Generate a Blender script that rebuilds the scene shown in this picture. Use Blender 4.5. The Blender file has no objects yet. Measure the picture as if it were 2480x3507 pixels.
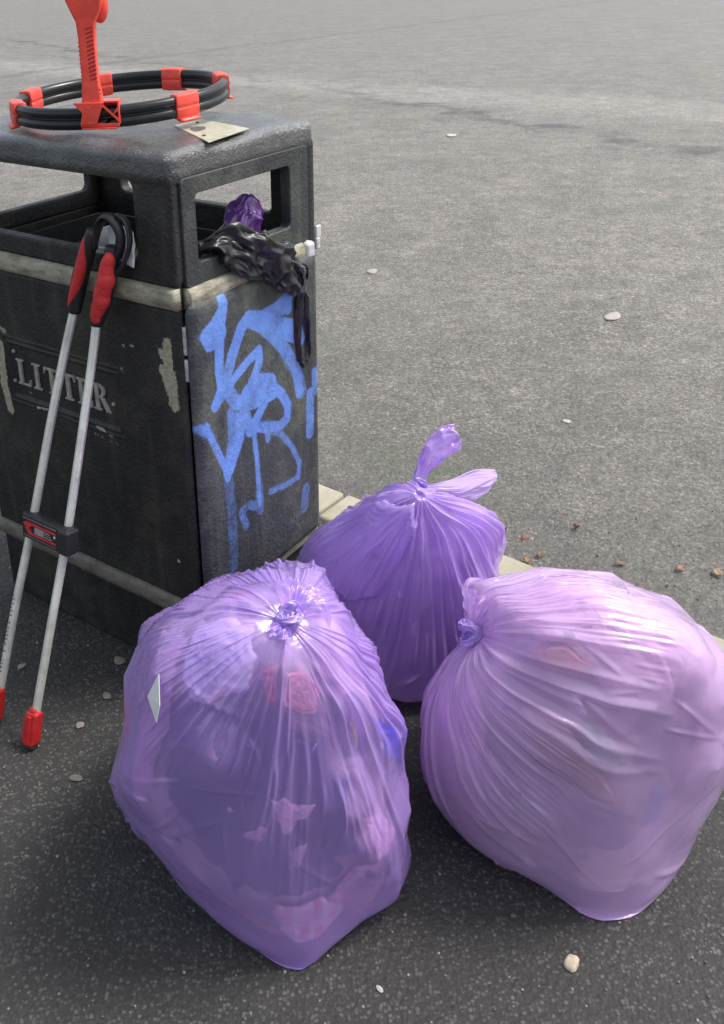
import bpy, bmesh, math, random
import numpy as np
from mathutils import Vector, Matrix, Euler
R = math.radians
PI = math.pi
rnd = random.Random(7)
S = bpy.context.scene
C = S.collection

# ------------------------------------------------------------------ camera
cd = bpy.data.cameras.new('camera'); cam = bpy.data.objects.new('camera', cd); C.objects.link(cam)
cam.matrix_world = (Matrix.Translation((0, 0, 1.4)) @ Euler((PI/2-.3815835, 0, 0)).to_matrix().to_4x4()
                    @ Matrix.Rotation(-.02695, 4, 'Z'))
cd.sensor_fit = 'HORIZONTAL'; cd.sensor_width = 36
cd.lens = 47.07; cd.shift_x = .1022; cd.shift_y = -.2306
cd.clip_start = .05; cd.clip_end = 600
S.camera = cam

# ------------------------------------------------------------------ sky, sun, exposure
SUN = Vector((.52, .10, .9)).normalized()
W = bpy.data.worlds.new('World'); S.world = W; W.use_nodes = True
wn = W.node_tree.nodes; wl = W.node_tree.links
sky = wn.new('ShaderNodeTexSky'); sky.sky_type = 'NISHITA'; sky.sun_disc = False
sky.sun_elevation = math.asin(SUN.z); sky.sun_rotation = math.atan2(SUN.x, SUN.y)
sky.air_density = 1.0; sky.dust_density = 3.5; sky.ozone_density = 1.0
wn['Background'].inputs['Strength'].default_value = .13
hs = wn.new('ShaderNodeHueSaturation'); hs.inputs['Saturation'].default_value = .5      # cloud cover takes most of the blue out
wl.new(sky.outputs[0], hs.inputs['Color']); wl.new(hs.outputs[0], wn['Background'].inputs[0])
sl = bpy.data.lights.new('sun', 'SUN'); sl.energy = 1.5; sl.angle = R(14); sl.color = (1, .96, .90)
so = bpy.data.objects.new('sun', sl); C.objects.link(so)
so.rotation_euler = SUN.to_track_quat('Z', 'Y').to_euler()
S.view_settings.view_transform = 'Standard'; S.view_settings.look = 'None'
S.view_settings.gamma = 1; S.view_settings.exposure = .88
S.view_settings.use_curve_mapping = False
S.cycles.transparent_max_bounces = 6
S.cycles.max_bounces = 5

# ------------------------------------------------------------------ materials
def lin(*c):
    return tuple(((v/255+.055)/1.055)**2.4 if v > 10 else v/255/12.92 for v in c)+(1,)

class Mat:
    def __init__(s, name, base=(.5, .5, .5), rough=.5, metal=0., spec=.5):
        s.m = bpy.data.materials.new(name); s.m.use_nodes = True
        s.t = s.m.node_tree; s.b = s.t.nodes['Principled BSDF']
        s.b.inputs['Base Color'].default_value = tuple(base[:3])+(1,)
        s.b.inputs['Roughness'].default_value = rough
        s.b.inputs['Metallic'].default_value = metal
        s.b.inputs['Specular IOR Level'].default_value = spec
        s.co = None
    def n(s, typ, **k):
        nd = s.t.nodes.new(typ)
        for a, b in k.items(): setattr(nd, a, b)
        return nd
    def l(s, a, b): s.t.links.new(a, b)
    def coord(s, space='Object'):
        if not s.co: s.co = s.n('ShaderNodeTexCoord')
        return s.co.outputs[space]
    def noise(s, scale, detail=4, rough=.55, dist=0, vec=None, space='Object'):
        nd = s.n('ShaderNodeTexNoise'); nd.inputs['Scale'].default_value = scale
        nd.inputs['Detail'].default_value = detail; nd.inputs['Roughness'].default_value = rough
        nd.inputs['Distortion'].default_value = dist
        s.l(vec or s.coord(space), nd.inputs['Vector']); return nd.outputs['Fac']
    def vor(s, scale, feat='F1', out='Distance', rand=1, vec=None, space='Object'):
        nd = s.n('ShaderNodeTexVoronoi', feature=feat); nd.inputs['Scale'].default_value = scale
        nd.inputs['Randomness'].default_value = rand
        s.l(vec or s.coord(space), nd.inputs['Vector']); return nd.outputs[out]
    def ramp(s, fac, stops, interp='LINEAR'):
        nd = s.n('ShaderNodeValToRGB'); e = nd.color_ramp; e.interpolation = interp
        while len(e.elements) < len(stops): e.elements.new(.5)
        for el, (p, c) in zip(e.elements, stops):
            el.position = p; el.color = (c, c, c, 1) if not hasattr(c, '__len__') else tuple(c[:3])+(1,)
        s.l(fac, nd.inputs[0]); return nd.outputs[0]
    def mix(s, fac, a, b, mode='MIX'):
        nd = s.n('ShaderNodeMix', data_type='RGBA', blend_type=mode)
        for i, v in ((0, fac), (6, a), (7, b)):
            sock = nd.inputs[i]
            if hasattr(v, 'links'): s.l(v, sock)
            elif i == 0: sock.default_value = v
            else: sock.default_value = tuple(v[:3])+(1,) if hasattr(v, '__len__') else (v, v, v, 1)
        return nd.outputs[2]
    def math(s, op, a, b=0., clamp=False):
        nd = s.n('ShaderNodeMath', operation=op, use_clamp=clamp)
        for sock, v in ((nd.inputs[0], a), (nd.inputs[1], b)):
            if hasattr(v, 'links'): s.l(v, sock)
            else: sock.default_value = v
        return nd.outputs[0]
    def attr(s, name):
        nd = s.n('ShaderNodeAttribute', attribute_name=name); return nd.outputs['Fac']
    def color(s, o): s.l(o, s.b.inputs['Base Color']); return s
    def rough(s, o): s.l(o, s.b.inputs['Roughness']); return s
    def bump(s, h, dist=.001, strength=1.):
        nd = s.n('ShaderNodeBump'); nd.inputs['Distance'].default_value = dist
        nd.inputs['Strength'].default_value = strength; s.l(h, nd.inputs['Height'])
        s.l(nd.outputs[0], s.b.inputs['Normal']); return nd.outputs[0]

M = {}
def asphalt(name, dark, mid, light, far, chip, rough, wear_shade=None, bumpd=.0022):
    a = Mat(name, rough=rough, spec=.5)
    v = a.n('ShaderNodeTexVoronoi'); v.inputs['Scale'].default_value = chip
    wob = a.noise(chip*.7, 2, .5)
    sv = a.n('ShaderNodeVectorMath', operation='MULTIPLY_ADD')
    a.l(a.coord(), sv.inputs[0]); sv.inputs[1].default_value = (1, 1, 1)
    cmb = a.n('ShaderNodeCombineXYZ'); a.l(a.math('MULTIPLY', wob, .6/chip), cmb.inputs[0]); a.l(a.math('MULTIPLY', a.noise(chip*.55, 2, .5), .6/chip), cmb.inputs[1])
    a.l(cmb.outputs[0], sv.inputs[2]); a.l(sv.outputs[0], v.inputs['Vector'])
    sep = a.n('ShaderNodeSeparateColor'); a.l(v.outputs['Color'], sep.inputs[0])
    val = a.ramp(sep.outputs[0], [(0, dark), (.34, dark), (.62, mid), (.86, light), (1, [min(1, c*1.35) for c in light])])
    # a second, coarser grade of stone among the first
    v2 = a.n('ShaderNodeTexVoronoi'); v2.inputs['Scale'].default_value = chip*.47; a.l(sv.outputs[0], v2.inputs['Vector'])
    sep2 = a.n('ShaderNodeSeparateColor'); a.l(v2.outputs['Color'], sep2.inputs[0])
    big_st = a.math('MULTIPLY', a.ramp(v2.outputs['Distance'], [(.22, 1.), (.36, 0.)]), a.ramp(sep2.outputs[1], [(.58, 0.), (.62, 1.)]))
    val = a.mix(big_st, val, a.ramp(sep2.outputs[0], [(0, dark), (.5, mid), (.85, light), (1, [min(1, q*1.5) for q in light])]))
    # binder between the chips
    gap = a.ramp(v.outputs['Distance'], [(0, 1.), (.35, 1.), (.62, 0.)])
    c = a.mix(gap, [d*.55 for d in dark], val)
    fine = a.noise(chip*5, 3, .7)
    c = a.mix(.35, c, a.ramp(fine, [(.3, [x*.5 for x in mid]), (.7, light)]), 'MIX')
    big = a.noise(1.3, 5, .6)
    c = a.mix(a.ramp(big, [(.35, 0.), (.7, .5)]), c, far)
    patch = a.noise(5, 4, .6)
    c = a.mix(a.ramp(patch, [(.35, .28), (.6, 0.)]), c, [d*.7 for d in dark])
    if wear_shade: c = wear_shade(a, c)
    a.color(c)
    h = a.math('ADD', a.math('MULTIPLY', a.math('SUBTRACT', 1., v.outputs['Distance']), .8), a.math('MULTIPLY', sep.outputs[1], .5))
    h = a.math('ADD', h, a.math('MULTIPLY', fine, .5)); h = a.math('ADD', h, a.math('MULTIPLY', v2.outputs['Distance'], -.9))
    a.bump(h, bumpd, 1.)
    return a.m

def road_wear_shade(a, c):
    # old surface joint and cracks running across the carriageway (world metres)
    sp = a.n('ShaderNodeSeparateXYZ'); a.l(a.coord(), sp.inputs[0])
    x, y = sp.outputs[0], sp.outputs[1]
    wob = a.math('MULTIPLY', a.math('SUBTRACT', a.noise(.9, 5, .65), .5), 1.6)
    def line(px, py, dx, dy, w0, w1, wobk=1.):
        l = math.hypot(dx, dy); nx, ny = -dy/l, dx/l
        d = a.math('ADD', a.math('MULTIPLY', x, nx), a.math('MULTIPLY', y, ny))
        d = a.math('SUBTRACT', d, px*nx+py*ny)
        d = a.math('ADD', d, a.math('MULTIPLY', wob, wobk))
        d = a.math('ABSOLUTE', d)
        return a.ramp(d, [(0, 1.), (w0, 1.), (w1, 0.)])
    seam = line(.6, 12.3, 3.07, -5.05, .05, .17, 1.1)
    brk = a.ramp(a.noise(2.2, 4, .7), [(.40, 0.), (.58, 1.)])
    c = a.mix(a.math('MULTIPLY', a.math('MULTIPLY', seam, brk), .9), c, (.055, .05, .045))
    seam2 = line(1.9, 9.3, 3.07, -4.6, .03, .11, .9)
    c = a.mix(a.math('MULTIPLY', a.math('MULTIPLY', seam2, a.ramp(a.noise(1.6, 4, .7), [(.48, 0.), (.6, 1.)])), .6), c, (.06, .055, .05))
    pale = line(-1.33, 14.3, 5.35, -4.3, .35, .9, .8)
    c = a.mix(a.math('MULTIPLY', pale, .26), c, (.42, .40, .36))
    joint = line(-2.5, 17.6, 4.0, 5.2, .04, .22, .8)
    c = a.mix(a.math('MULTIPLY', joint, .5), c, (.08, .075, .07))
    c = a.mix(1., c, a.ramp(a.noise(7, 3, .8), [(.36, .80), (.5, 1.), (.64, 1.16)]), 'MULTIPLY')
    mid = a.ramp(a.noise(22, 5, .82), [(.34, .66), (.5, 1.), (.66, 1.28)])
    c = a.mix(1., c, mid, 'MULTIPLY')
    c = a.mix(1., c, a.ramp(a.noise(75, 2, .6), [(.34, .55), (.5, 1.), (.66, 1.42)]), 'MULTIPLY')
    # shade painted into the colour: road darkens towards the kerb, with gutter dirt
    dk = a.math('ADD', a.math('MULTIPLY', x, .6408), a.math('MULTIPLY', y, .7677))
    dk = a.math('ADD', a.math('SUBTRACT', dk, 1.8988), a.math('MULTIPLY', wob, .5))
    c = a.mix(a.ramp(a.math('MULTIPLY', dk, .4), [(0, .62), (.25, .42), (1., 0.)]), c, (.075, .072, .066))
    # moss and damp along the gutter
    g = a.ramp(a.noise(2.1, 4, .6), [(.5, 0.), (.68, .34)])
    c = a.mix(g, c, (.085, .105, .06))
    st = a.n('ShaderNodeVectorMath', operation='DISTANCE'); a.l(a.coord(), st.inputs[0]); st.inputs[1].default_value = (.80, 2.263, 0)
    sd = a.ramp(a.math('ADD', st.outputs['Value'], a.math('MULTIPLY', a.noise(30, 4, .7), .06)), [(.045, 1.), (.10, 0.)])
    c = a.mix(a.math('MULTIPLY', sd, .8), c, (.03, .018, .014))
    return c

M['pavement'] = asphalt('pavement_asphalt', (.011, .011, .011), (.042, .041, .040), (.135, .130, .118), (.042, .041, .039), 172, .68, None, .0019)
M['road'] = asphalt('road_asphalt', (.092, .084, .071), (.232, .212, .182), (.41, .38, .33), (.255, .235, .204), 125, .5, road_wear_shade, .003)

def kerbm():
    a = Mat('kerb_concrete', rough=.85)
    c = a.ramp(a.noise(9, 6, .65), [(.3, (.30, .27, .19)), (.6, (.40, .375, .29)), (.8, (.48, .45, .36))])
    c = a.mix(a.ramp(a.vor(240), [(.1, .5), (.3, 0.)]), c, (.2, .18, .14))
    a.color(c); a.bump(a.noise(160, 5, .7), .0015); return a.m
M['kerb'] = kerbm()

def bin_plastic(name, marks=False, tone=1., blue=False):
    """rough moulded black plastic with grime; optional paint and peel marks stored on the panel"""
    a = Mat(name, rough=.48, spec=.5)
    g = a.noise(7, 7, .68)
    c = a.ramp(g, [(.3, (.009*tone, .009*tone, .0105*tone)), (.55, (.019*tone, .0185*tone, .0185*tone)), (.75, (.045*tone, .042*tone, .035*tone))])
    streak = a.n('ShaderNodeMapping'); streak.inputs['Scale'].default_value = (26, 26, 2.2); a.l(a.coord(), streak.inputs[0])
    c = a.mix(a.ramp(a.noise(1., 5, .7, vec=streak.outputs[0]), [(.52, 0.), (.75, .40)]), c, (.085*tone, .078*tone, .062*tone))
    c = a.mix(a.ramp(a.noise(5.5, 5, .7), [(.50, 0.), (.66, .55)]), c, (.062*tone, .057*tone, .040*tone))
    speck = a.ramp(a.vor(330), [(.12, .55), (.26, 0.)])
    c = a.mix(a.math('MULTIPLY', speck, a.ramp(a.noise(22, 3, .6), [(.45, 0.), (.65, 1.)])), c, (.12, .115, .10))
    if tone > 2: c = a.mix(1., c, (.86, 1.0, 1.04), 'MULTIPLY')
    h = a.math('ADD', a.noise(210, 4, .65), a.math('MULTIPLY', a.vor(150, 'SMOOTH_F1'), .8))
    if marks:
        n1 = a.noise(60, 5, .75)
        n2 = a.noise(420, 3, .7)
        if blue:
            f = a.math('ADD', a.attr('paint'), a.math('MULTIPLY', a.math('SUBTRACT', n1, .5), .75))
            f = a.math('ADD', f, a.math('MULTIPLY', a.math('SUBTRACT', n2, .5), 1.1))
            k = a.ramp(f, [(.30, 0.), (.98, .95)])
            k = a.math('MULTIPLY', k, a.ramp(a.noise(19, 5, .7), [(.32, .55), (.52, 1.)]))
            bl = a.ramp(a.noise(14, 3, .6), [(.3, (.11, .22, .62)), (.7, (.16, .32, .80))])
            c = a.mix(k, c, bl)
            h = a.math('MULTIPLY', h, a.math('SUBTRACT', 1., a.math('MULTIPLY', k, .35)))
        f = a.math('ADD', a.attr('peel'), a.math('MULTIPLY', a.math('SUBTRACT', n1, .5), 1.6))
        f = a.math('ADD', f, a.math('MULTIPLY', a.math('SUBTRACT', n2, .5), .4))
        k = a.ramp(f, [(.47, 0.), (.53, 1.)])
        c = a.mix(k, c, a.ramp(a.noise(90, 4, .7), [(.3, (.24, .23, .15)), (.7, (.50, .47, .35))]))
        h = a.math('SUBTRACT', h, a.math('MULTIPLY', k, .6))
    a.color(c)
    a.rough(a.ramp(a.noise(18, 5, .7), [(.3, .36), (.7, .62)]))
    a.bump(h, .0016, .9)
    return a.m
M['bin'] = bin_plastic('bin_plastic')
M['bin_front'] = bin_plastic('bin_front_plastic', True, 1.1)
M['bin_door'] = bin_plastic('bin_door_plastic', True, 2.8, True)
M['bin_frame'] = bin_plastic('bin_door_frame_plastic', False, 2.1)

def lidm():
    a = Mat('bin_lid_plastic', rough=.3, spec=.6)
    c = a.ramp(a.noise(16, 6, .7), [(.35, (.020, .022, .022)), (.52, (.036, .039, .037)), (.68, (.08, .085, .08))])
    a.color(c)
    a.rough(a.ramp(a.noise(28, 5, .7), [(.35, .2), (.65, .5)]))
    h = a.math('ADD', a.math('MULTIPLY', a.noise(190, 4, .65), 1.1), a.math('MULTIPLY', a.noise(18, 3, .6), .8))
    a.b.inputs['Coat Weight'].default_value = 1; a.b.inputs['Coat Roughness'].default_value = .17; a.b.inputs['Coat IOR'].default_value = 1.7
    nb = a.bump(h, .0034, 1.); a.l(nb, a.b.inputs['Coat Normal']); return a.m
M['lid'] = lidm()

def stripm(name, lightc, darkc, lo, hi):
    a = Mat(name, rough=.6)
    st = a.n('ShaderNodeMapping'); st.inputs['Scale'].default_value = (1, 1, 3); a.l(a.coord(), st.inputs[0])
    c = a.ramp(a.noise(22, 7, .72, vec=st.outputs[0]), [(lo, darkc), (hi, lightc)])
    c = a.mix(a.ramp(a.vor(190), [(.08, .8), (.2, 0.)]), c, darkc)
    a.color(c); a.bump(a.noise(200, 4, .6), .001); return a.m
M['strip'] = stripm('cream_strip_paint', (.42, .40, .30), (.10, .09, .06), .30, .62)
M['strip_low'] = stripm('dirty_strip_paint', (.21, .195, .155), (.07, .065, .05), .30, .65)
M['white_tape'] = stripm('white_tape', (.55, .55, .55), (.28, .28, .30), .25, .5)

def simple(name, c, rough=.5, metal=0., var=.15, nscale=40, bumpd=.0004, bs=150, spec=.5):
    a = Mat(name, c, rough, metal, spec)
    a.color(a.ramp(a.noise(nscale, 5, .65), [(.3, [x*(1-var) for x in c]), (.7, [min(1, x*(1+var)) for x in c])]))
    if bumpd: a.bump(a.noise(bs, 4, .6), bumpd)
    return a.m
M['letter'] = simple('letter_paint', (.33, .31, .27), .6, 0, .45, 60)
M['red_plastic'] = simple('red_plastic', (.88, .080, .052), .40, 0, .22, 34, .0006, 60)
M['red_rubber'] = simple('red_rubber', (.62, .035, .035), .55, 0, .2, 60, .0012, 330)
M['red_jaw'] = simple('red_jaw_rubber', (.50, .018, .018), .42, 0, .25, 60, .0006)
M['black_tube'] = simple('black_tube', (.012, .012, .014), .28, 0, .2, 40, .0001)
M['black_rubber'] = simple('black_rubber', (.020, .020, .022), .5, 0, .3, 40, .0004)
M['pole'] = simple('white_enamel_pole', (.80, .80, .72), .28, .45, .22, 22, .0003)
M['grey_print'] = simple('grey_print', (.30, .30, .32), .5, 0, .2)
M['dark_print'] = simple('dark_print', (.10, .10, .11), .5, 0, .2)
M['steel'] = simple('worn_steel', (.42, .41, .38), .35, .85, .3, 30, .0008, 90)
M['hinge'] = simple('worn_white_hinge', (.48, .47, .46), .5, .1, .5, 45, .0008)
M['plate'] = simple('cream_metal_plate', (.52, .50, .38), .42, .3, .25, 45, .0006)
M['screw'] = simple('dull_screw', (.09, .09, .10), .45, .6, .3)
M['hole'] = simple('lock_hole', (.004, .004, .004), .9)
M['card'] = simple('white_card', (.72, .74, .72), .6, 0, .06)
M['liner'] = simple('bin_liner_plastic', (.022, .023, .026), .5, 0, .2)
M['litter_dark'] = simple('dark_litter', (.03, .028, .03), .7, 0, .5, 14)

def film(name, col, tint, opac, rough=.17):
    """thin coloured polythene: partly clear, partly scattering, with a waxy sheen"""
    a = Mat(name); t = a.t
    n1 = a.noise(10, 1, .6)
    cc = a.ramp(n1, [(.3, [x*.9 for x in col]), (.7, [min(1, x*1.07) for x in col])])
    d = a.n('ShaderNodeBsdfDiffuse'); a.l(cc, d.inputs[0])
    tr = a.n('ShaderNodeBsdfTranslucent'); a.l(cc, tr.inputs[0])
    m1 = a.n('ShaderNodeMixShader'); m1.inputs[0].default_value = .30; a.l(d.outputs[0], m1.inputs[1]); a.l(tr.outputs[0], m1.inputs[2])
    tp = a.n('ShaderNodeBsdfTransparent'); tp.inputs[0].default_value = tuple(tint)+(1,)
    m2 = a.n('ShaderNodeMixShader')
    # seen edge-on there is more film in the way
    lw = a.n('ShaderNodeLayerWeight'); lw.inputs[0].default_value = .35
    a.l(a.ramp(lw.outputs['Facing'], [(.0, opac), (.75, min(1, opac+.30))]), m2.inputs[0])
    a.l(tp.outputs[0], m2.inputs[1]); a.l(m1.outputs[0], m2.inputs[2])
    gl = a.n('ShaderNodeBsdfGlossy'); gl.inputs['Roughness'].default_value = rough; gl.inputs[0].default_value = (1, 1, 1, 1)
    fr = a.n('ShaderNodeLayerWeight'); fr.inputs[0].default_value = .5      # facing term is the same on both sides of the film
    schl = a.math('ADD', .075, a.math('MULTIPLY', a.math('POWER', fr.outputs['Facing'], 4.), .75))
    b = a.n('ShaderNodeBump'); b.inputs['Distance'].default_value = .0018; b.inputs['Strength'].default_value = .8
    e1 = a.ramp(a.vor(17, 'DISTANCE_TO_EDGE'), [(0, 0.), (.22, 1.)])
    hh = a.math('ADD', a.math('MULTIPLY', e1, .40), a.math('MULTIPLY', a.noise(34, 2, .6, .8), .75))
    a.l(hh, b.inputs['Height'])
    a.l(b.outputs[0], gl.inputs['Normal']); a.l(b.outputs[0], fr.inputs['Normal'])
    m3 = a.n('ShaderNodeMixShader'); a.l(schl, m3.inputs[0])
    a.l(m2.outputs[0], m3.inputs[1]); a.l(gl.outputs[0], m3.inputs[2])
    a.l(m3.outputs[0], t.nodes['Material Output'].inputs['Surface'])
    t.nodes.remove(a.b)
    return a.m
M['film_L'] = film('lilac_film', (.60, .405, 1.0), (.92, .80, 1.0), .41)
M['film_R'] = film('pinkish_lilac_film', (.79, .57, .96), (.94, .82, .99), .48)
M['film_B'] = film('violet_film', (.66, .46, .97), (.86, .70, .99), .52)
M['film_tie'] = film('lilac_film_gathered', (.60, .42, .94), (.8, .65, .97), .74, .34)
M['film_dark'] = film('deep_purple_film', (.30, .12, .50), (.3, .12, .5), .9)
M['film_black'] = simple('black_film', (.013, .013, .015), .34, 0, .3, 40, .0004, 60)

def mixedm():
    a = Mat('mixed_litter', rough=.6)
    v = a.n('ShaderNodeTexVoronoi'); v.inputs['Scale'].default_value = 15; a.l(a.coord(), v.inputs['Vector'])
    sep = a.n('ShaderNodeSeparateColor'); a.l(v.outputs['Color'], sep.inputs[0])
    c = a.ramp(sep.outputs[0], [(0, (.16, .12, .2)), (.18, (.52, .42, .45)), (.36, (.34, .30, .36)), (.52, (.72, .60, .60)), (.68, (.20, .18, .28)), (.8, (.62, .50, .48)), (.92, (.55, .22, .2))], 'CONSTANT')
    a.color(c); a.bump(a.noise(24, 5, .6), .01); return a.m
M['mixed'] = mixedm()
def mixedr():
    a = Mat('mixed_pale_litter', rough=.6)
    v = a.n('ShaderNodeTexVoronoi'); v.inputs['Scale'].default_value = 12; a.l(a.coord(), v.inputs['Vector'])
    sep = a.n('ShaderNodeSeparateColor'); a.l(v.outputs['Color'], sep.inputs[0])
    c = a.ramp(sep.outputs[0], [(0, (.42, .30, .38)), (.2, (.72, .58, .58)), (.45, (.62, .46, .52)), (.7, (.78, .64, .60)), (.85, (.50, .38, .46))], 'CONSTANT')
    a.color(c); a.bump(a.noise(24, 5, .6), .01); return a.m
M['mixed_pale'] = mixedr()
def mixedb():
    a = Mat('mixed_dark_litter', rough=.6)
    a.color(a.ramp(a.noise(9, 4, .6), [(.3, (.13, .10, .24)), (.5, (.27, .22, .42)), (.65, (.58, .52, .66))])); a.bump(a.noise(24, 5, .6), .01); return a.m
M['mixed_dark'] = mixedb()

def paper(name, c1, c2, scale=20, wave=None):
    a = Mat(name, rough=.5)
    c = a.ramp(a.noise(scale, 4, .6), [(.42, c1), (.58, c2)])
    if wave:
        w = a.n('ShaderNodeTexWave'); w.inputs['Scale'].default_value = wave; w.inputs['Distortion'].default_value = 1.5; a.l(a.coord(), w.inputs['Vector'])
        c = a.mix(a.ramp(w.outputs['Fac'], [(.7, 0.), (.78, .8)]), c, (.8, .75, .75))
    a.color(c); a.bump(a.noise(45, 4, .6), .003); return a.m
LM = {
 'white_paper': paper('white_paper', (.84, .86, .90), (.92, .92, .95)),
 'dark_sack': paper('dark_sack', (.030, .026, .09), (.10, .09, .22), 6),
 'red_packet': paper('red_packet', (.66, .16, .22), (.74, .26, .28)),
 'orange_wrapper': paper('orange_wrapper', (.90, .42, .36), (.93, .62, .54), 12),
 'blue_packet': paper('blue_packet', (.01, .05, .80), (.03, .12, .9)),
 'pink_wrapper': paper('pink_wrapper', (.80, .52, .62), (.86, .64, .70)),
 'striped_label': paper('striped_label', (.60, .22, .28), (.75, .40, .42), 20, 26),
 'pink_bag': paper('pink_bag', (.62, .42, .55), (.74, .52, .62), 8),
 'crumpled_wrapper': paper('crumpled_wrapper', (.75, .25, .28), (.92, .66, .66), 34, 14),
 'crisp_packet': paper('crisp_packet', (.75, .40, .45), (.45, .30, .40), 26),
 'green_packet': paper('green_packet', (.20, .30, .16), (.50, .60, .50), 12),
 'blue_strip': paper('blue_strip', (.10, .10, .45), (.22, .22, .6)),
 'red_paper': paper('red_paper', (.62, .14, .18), (.85, .40, .36), 16),
 'pink_paper': paper('pink_paper', (.90, .70, .72), (.95, .80, .78), 9),
 'brown_card': paper('brown_card', (.52, .34, .30), (.80, .62, .50), 10),
 'grey_sack': paper('grey_sack', (.30, .22, .30), (.45, .33, .42), 7),
 'pale_bag': paper('pale_bag', (.70, .42, .58), (.80, .52, .66), 9),
}

# ------------------------------------------------------------------ object helpers
def tag(o, label=None, cat=None, group=None, kind=None):
    if label: o['label'] = label
    if cat: o['category'] = cat
    if group: o['group'] = group
    if kind: o['kind'] = kind
    return o
def empty(name, loc=(0, 0, 0), rot=(0, 0, 0)):
    o = bpy.data.objects.new(name, None); C.objects.link(o); o.location = loc; o.rotation_euler = rot
    o.empty_display_size = .05; return o
def link(name, me, mat, parent=None, smooth=True):
    if mat is not None and not len(me.materials): me.materials.append(mat)
    if smooth: me.polygons.foreach_set('use_smooth', [True]*len(me.polygons))
    o = bpy.data.objects.new(name, me); C.objects.link(o)
    if parent: o.parent = parent
    return o
def bm_obj(name, bm, mat, parent=None, smooth=False, bevel=0, seg=2):
    bmesh.ops.recalc_face_normals(bm, faces=bm.faces)
    me = bpy.data.meshes.new(name); bm.to_mesh(me); bm.free()
    o = link(name, me, mat, parent, smooth or bevel > 0)
    if bevel:
        b = o.modifiers.new('bevel', 'BEVEL'); b.width = bevel; b.segments = seg; b.limit_method = 'ANGLE'; b.angle_limit = R(35)
        w = o.modifiers.new('wn', 'WEIGHTED_NORMAL'); w.keep_sharp = True
    return o
def grid_mesh(name, X, closed_u=True, cap0=False, cap1=False):
    """mesh of a (V,U,3) grid"""
    nv, nu = X.shape[:2]
    i = np.arange(nv-1)[:, None]*nu
    j = np.arange(nu if closed_u else nu-1)[None]
    F = np.stack([i+j, i+(j+1) % nu, i+nu+(j+1) % nu, i+nu+j], -1).reshape(-1, 4)
    me = bpy.data.meshes.new(name)
    nf = len(F); caps = []
    if cap0: caps.append(list(range(nu))[::-1])
    if cap1: caps.append([(nv-1)*nu+k for k in range(nu)])
    me.vertices.add(nv*nu); me.vertices.foreach_set('co', X.reshape(-1).astype(np.float32))
    loops = np.concatenate([F.reshape(-1)]+[np.array(c) for c in caps]).astype(np.int32)
    me.loops.add(len(loops)); me.loops.foreach_set('vertex_index', loops)
    st = list(range(0, nf*4, 4)); k = nf*4
    for c in caps: st.append(k); k += len(c)
    me.polygons.add(len(st)); me.polygons.foreach_set('loop_start', np.array(st, np.int32))
    me.update(calc_edges=True); me.validate()
    return me
def box(bm, x0, y0, z0, x1, y1, z1, M4=None):
    vs = [bm.verts.new(((x0, x1)[i & 1], (y0, y1)[i >> 1 & 1], (z0, z1)[i >> 2])) for i in range(8)]
    for f in ((0, 2, 3, 1), (4, 5, 7, 6), (0, 1, 5, 4), (2, 6, 7, 3), (0, 4, 6, 2), (1, 3, 7, 5)): bm.faces.new([vs[k] for k in f])
    if M4 is not None:
        for v in vs: v.co = M4 @ v.co
    return vs
def prism(bm, pts, fn, h):
    """extrude outline pts through fn(u,v,depth)"""
    a = [bm.verts.new(fn(u, v, 0)) for u, v in pts]; b = [bm.verts.new(fn(u, v, h)) for u, v in pts]
    bm.faces.new(a); bm.faces.new(b[::-1])
    for k in range(len(pts)):
        q = (k+1) % len(pts); bm.faces.new((a[k], b[k], b[q], a[q]))
def tube_grid(path, rad, nu=12, flat=1., flatdir=None, up=None):
    """sweep: path (n,3), rad (n,), optional flattening along flatdir"""
    P = np.array(path, float); n = len(P); rad = np.broadcast_to(np.array(rad, float), (n,))
    T = np.gradient(P, axis=0); T /= np.linalg.norm(T, axis=1, keepdims=True)+1e-12
    u = np.array(up if up is not None else (0, 0, 1.)); 
    if abs(T[0]@u) > .95*np.linalg.norm(u): u = np.array((0, 1., 0))
    out = np.zeros((n, nu, 3)); a = np.arange(nu)/nu*2*PI
    e = u-T[0]*(u@T[0]); e /= np.linalg.norm(e)
    fl = np.broadcast_to(np.array(flat, float), (n,))
    for k in range(n):
        e = e-T[k]*(e@T[k]); e /= np.linalg.norm(e); f = np.cross(T[k], e)
        out[k] = P[k]+rad[k]*(np.cos(a)[:, None]*e*fl[k]+np.sin(a)[:, None]*f)
    return out
def spline(pts, n):
    p = np.array(pts, float); t = np.linspace(0, len(p)-1, n); i = np.minimum(t.astype(int), len(p)-2); f = (t-i)[:, None]
    g = lambda k: p[np.clip(i+k, 0, len(p)-1)]
    p0, p1, p2, p3 = g(-1), g(0), g(1), g(2)
    return p1+.5*f*((p2-p0)+f*((2*p0-5*p1+4*p2-p3)+f*(3*(p1-p2)+p3-p0)))
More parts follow.
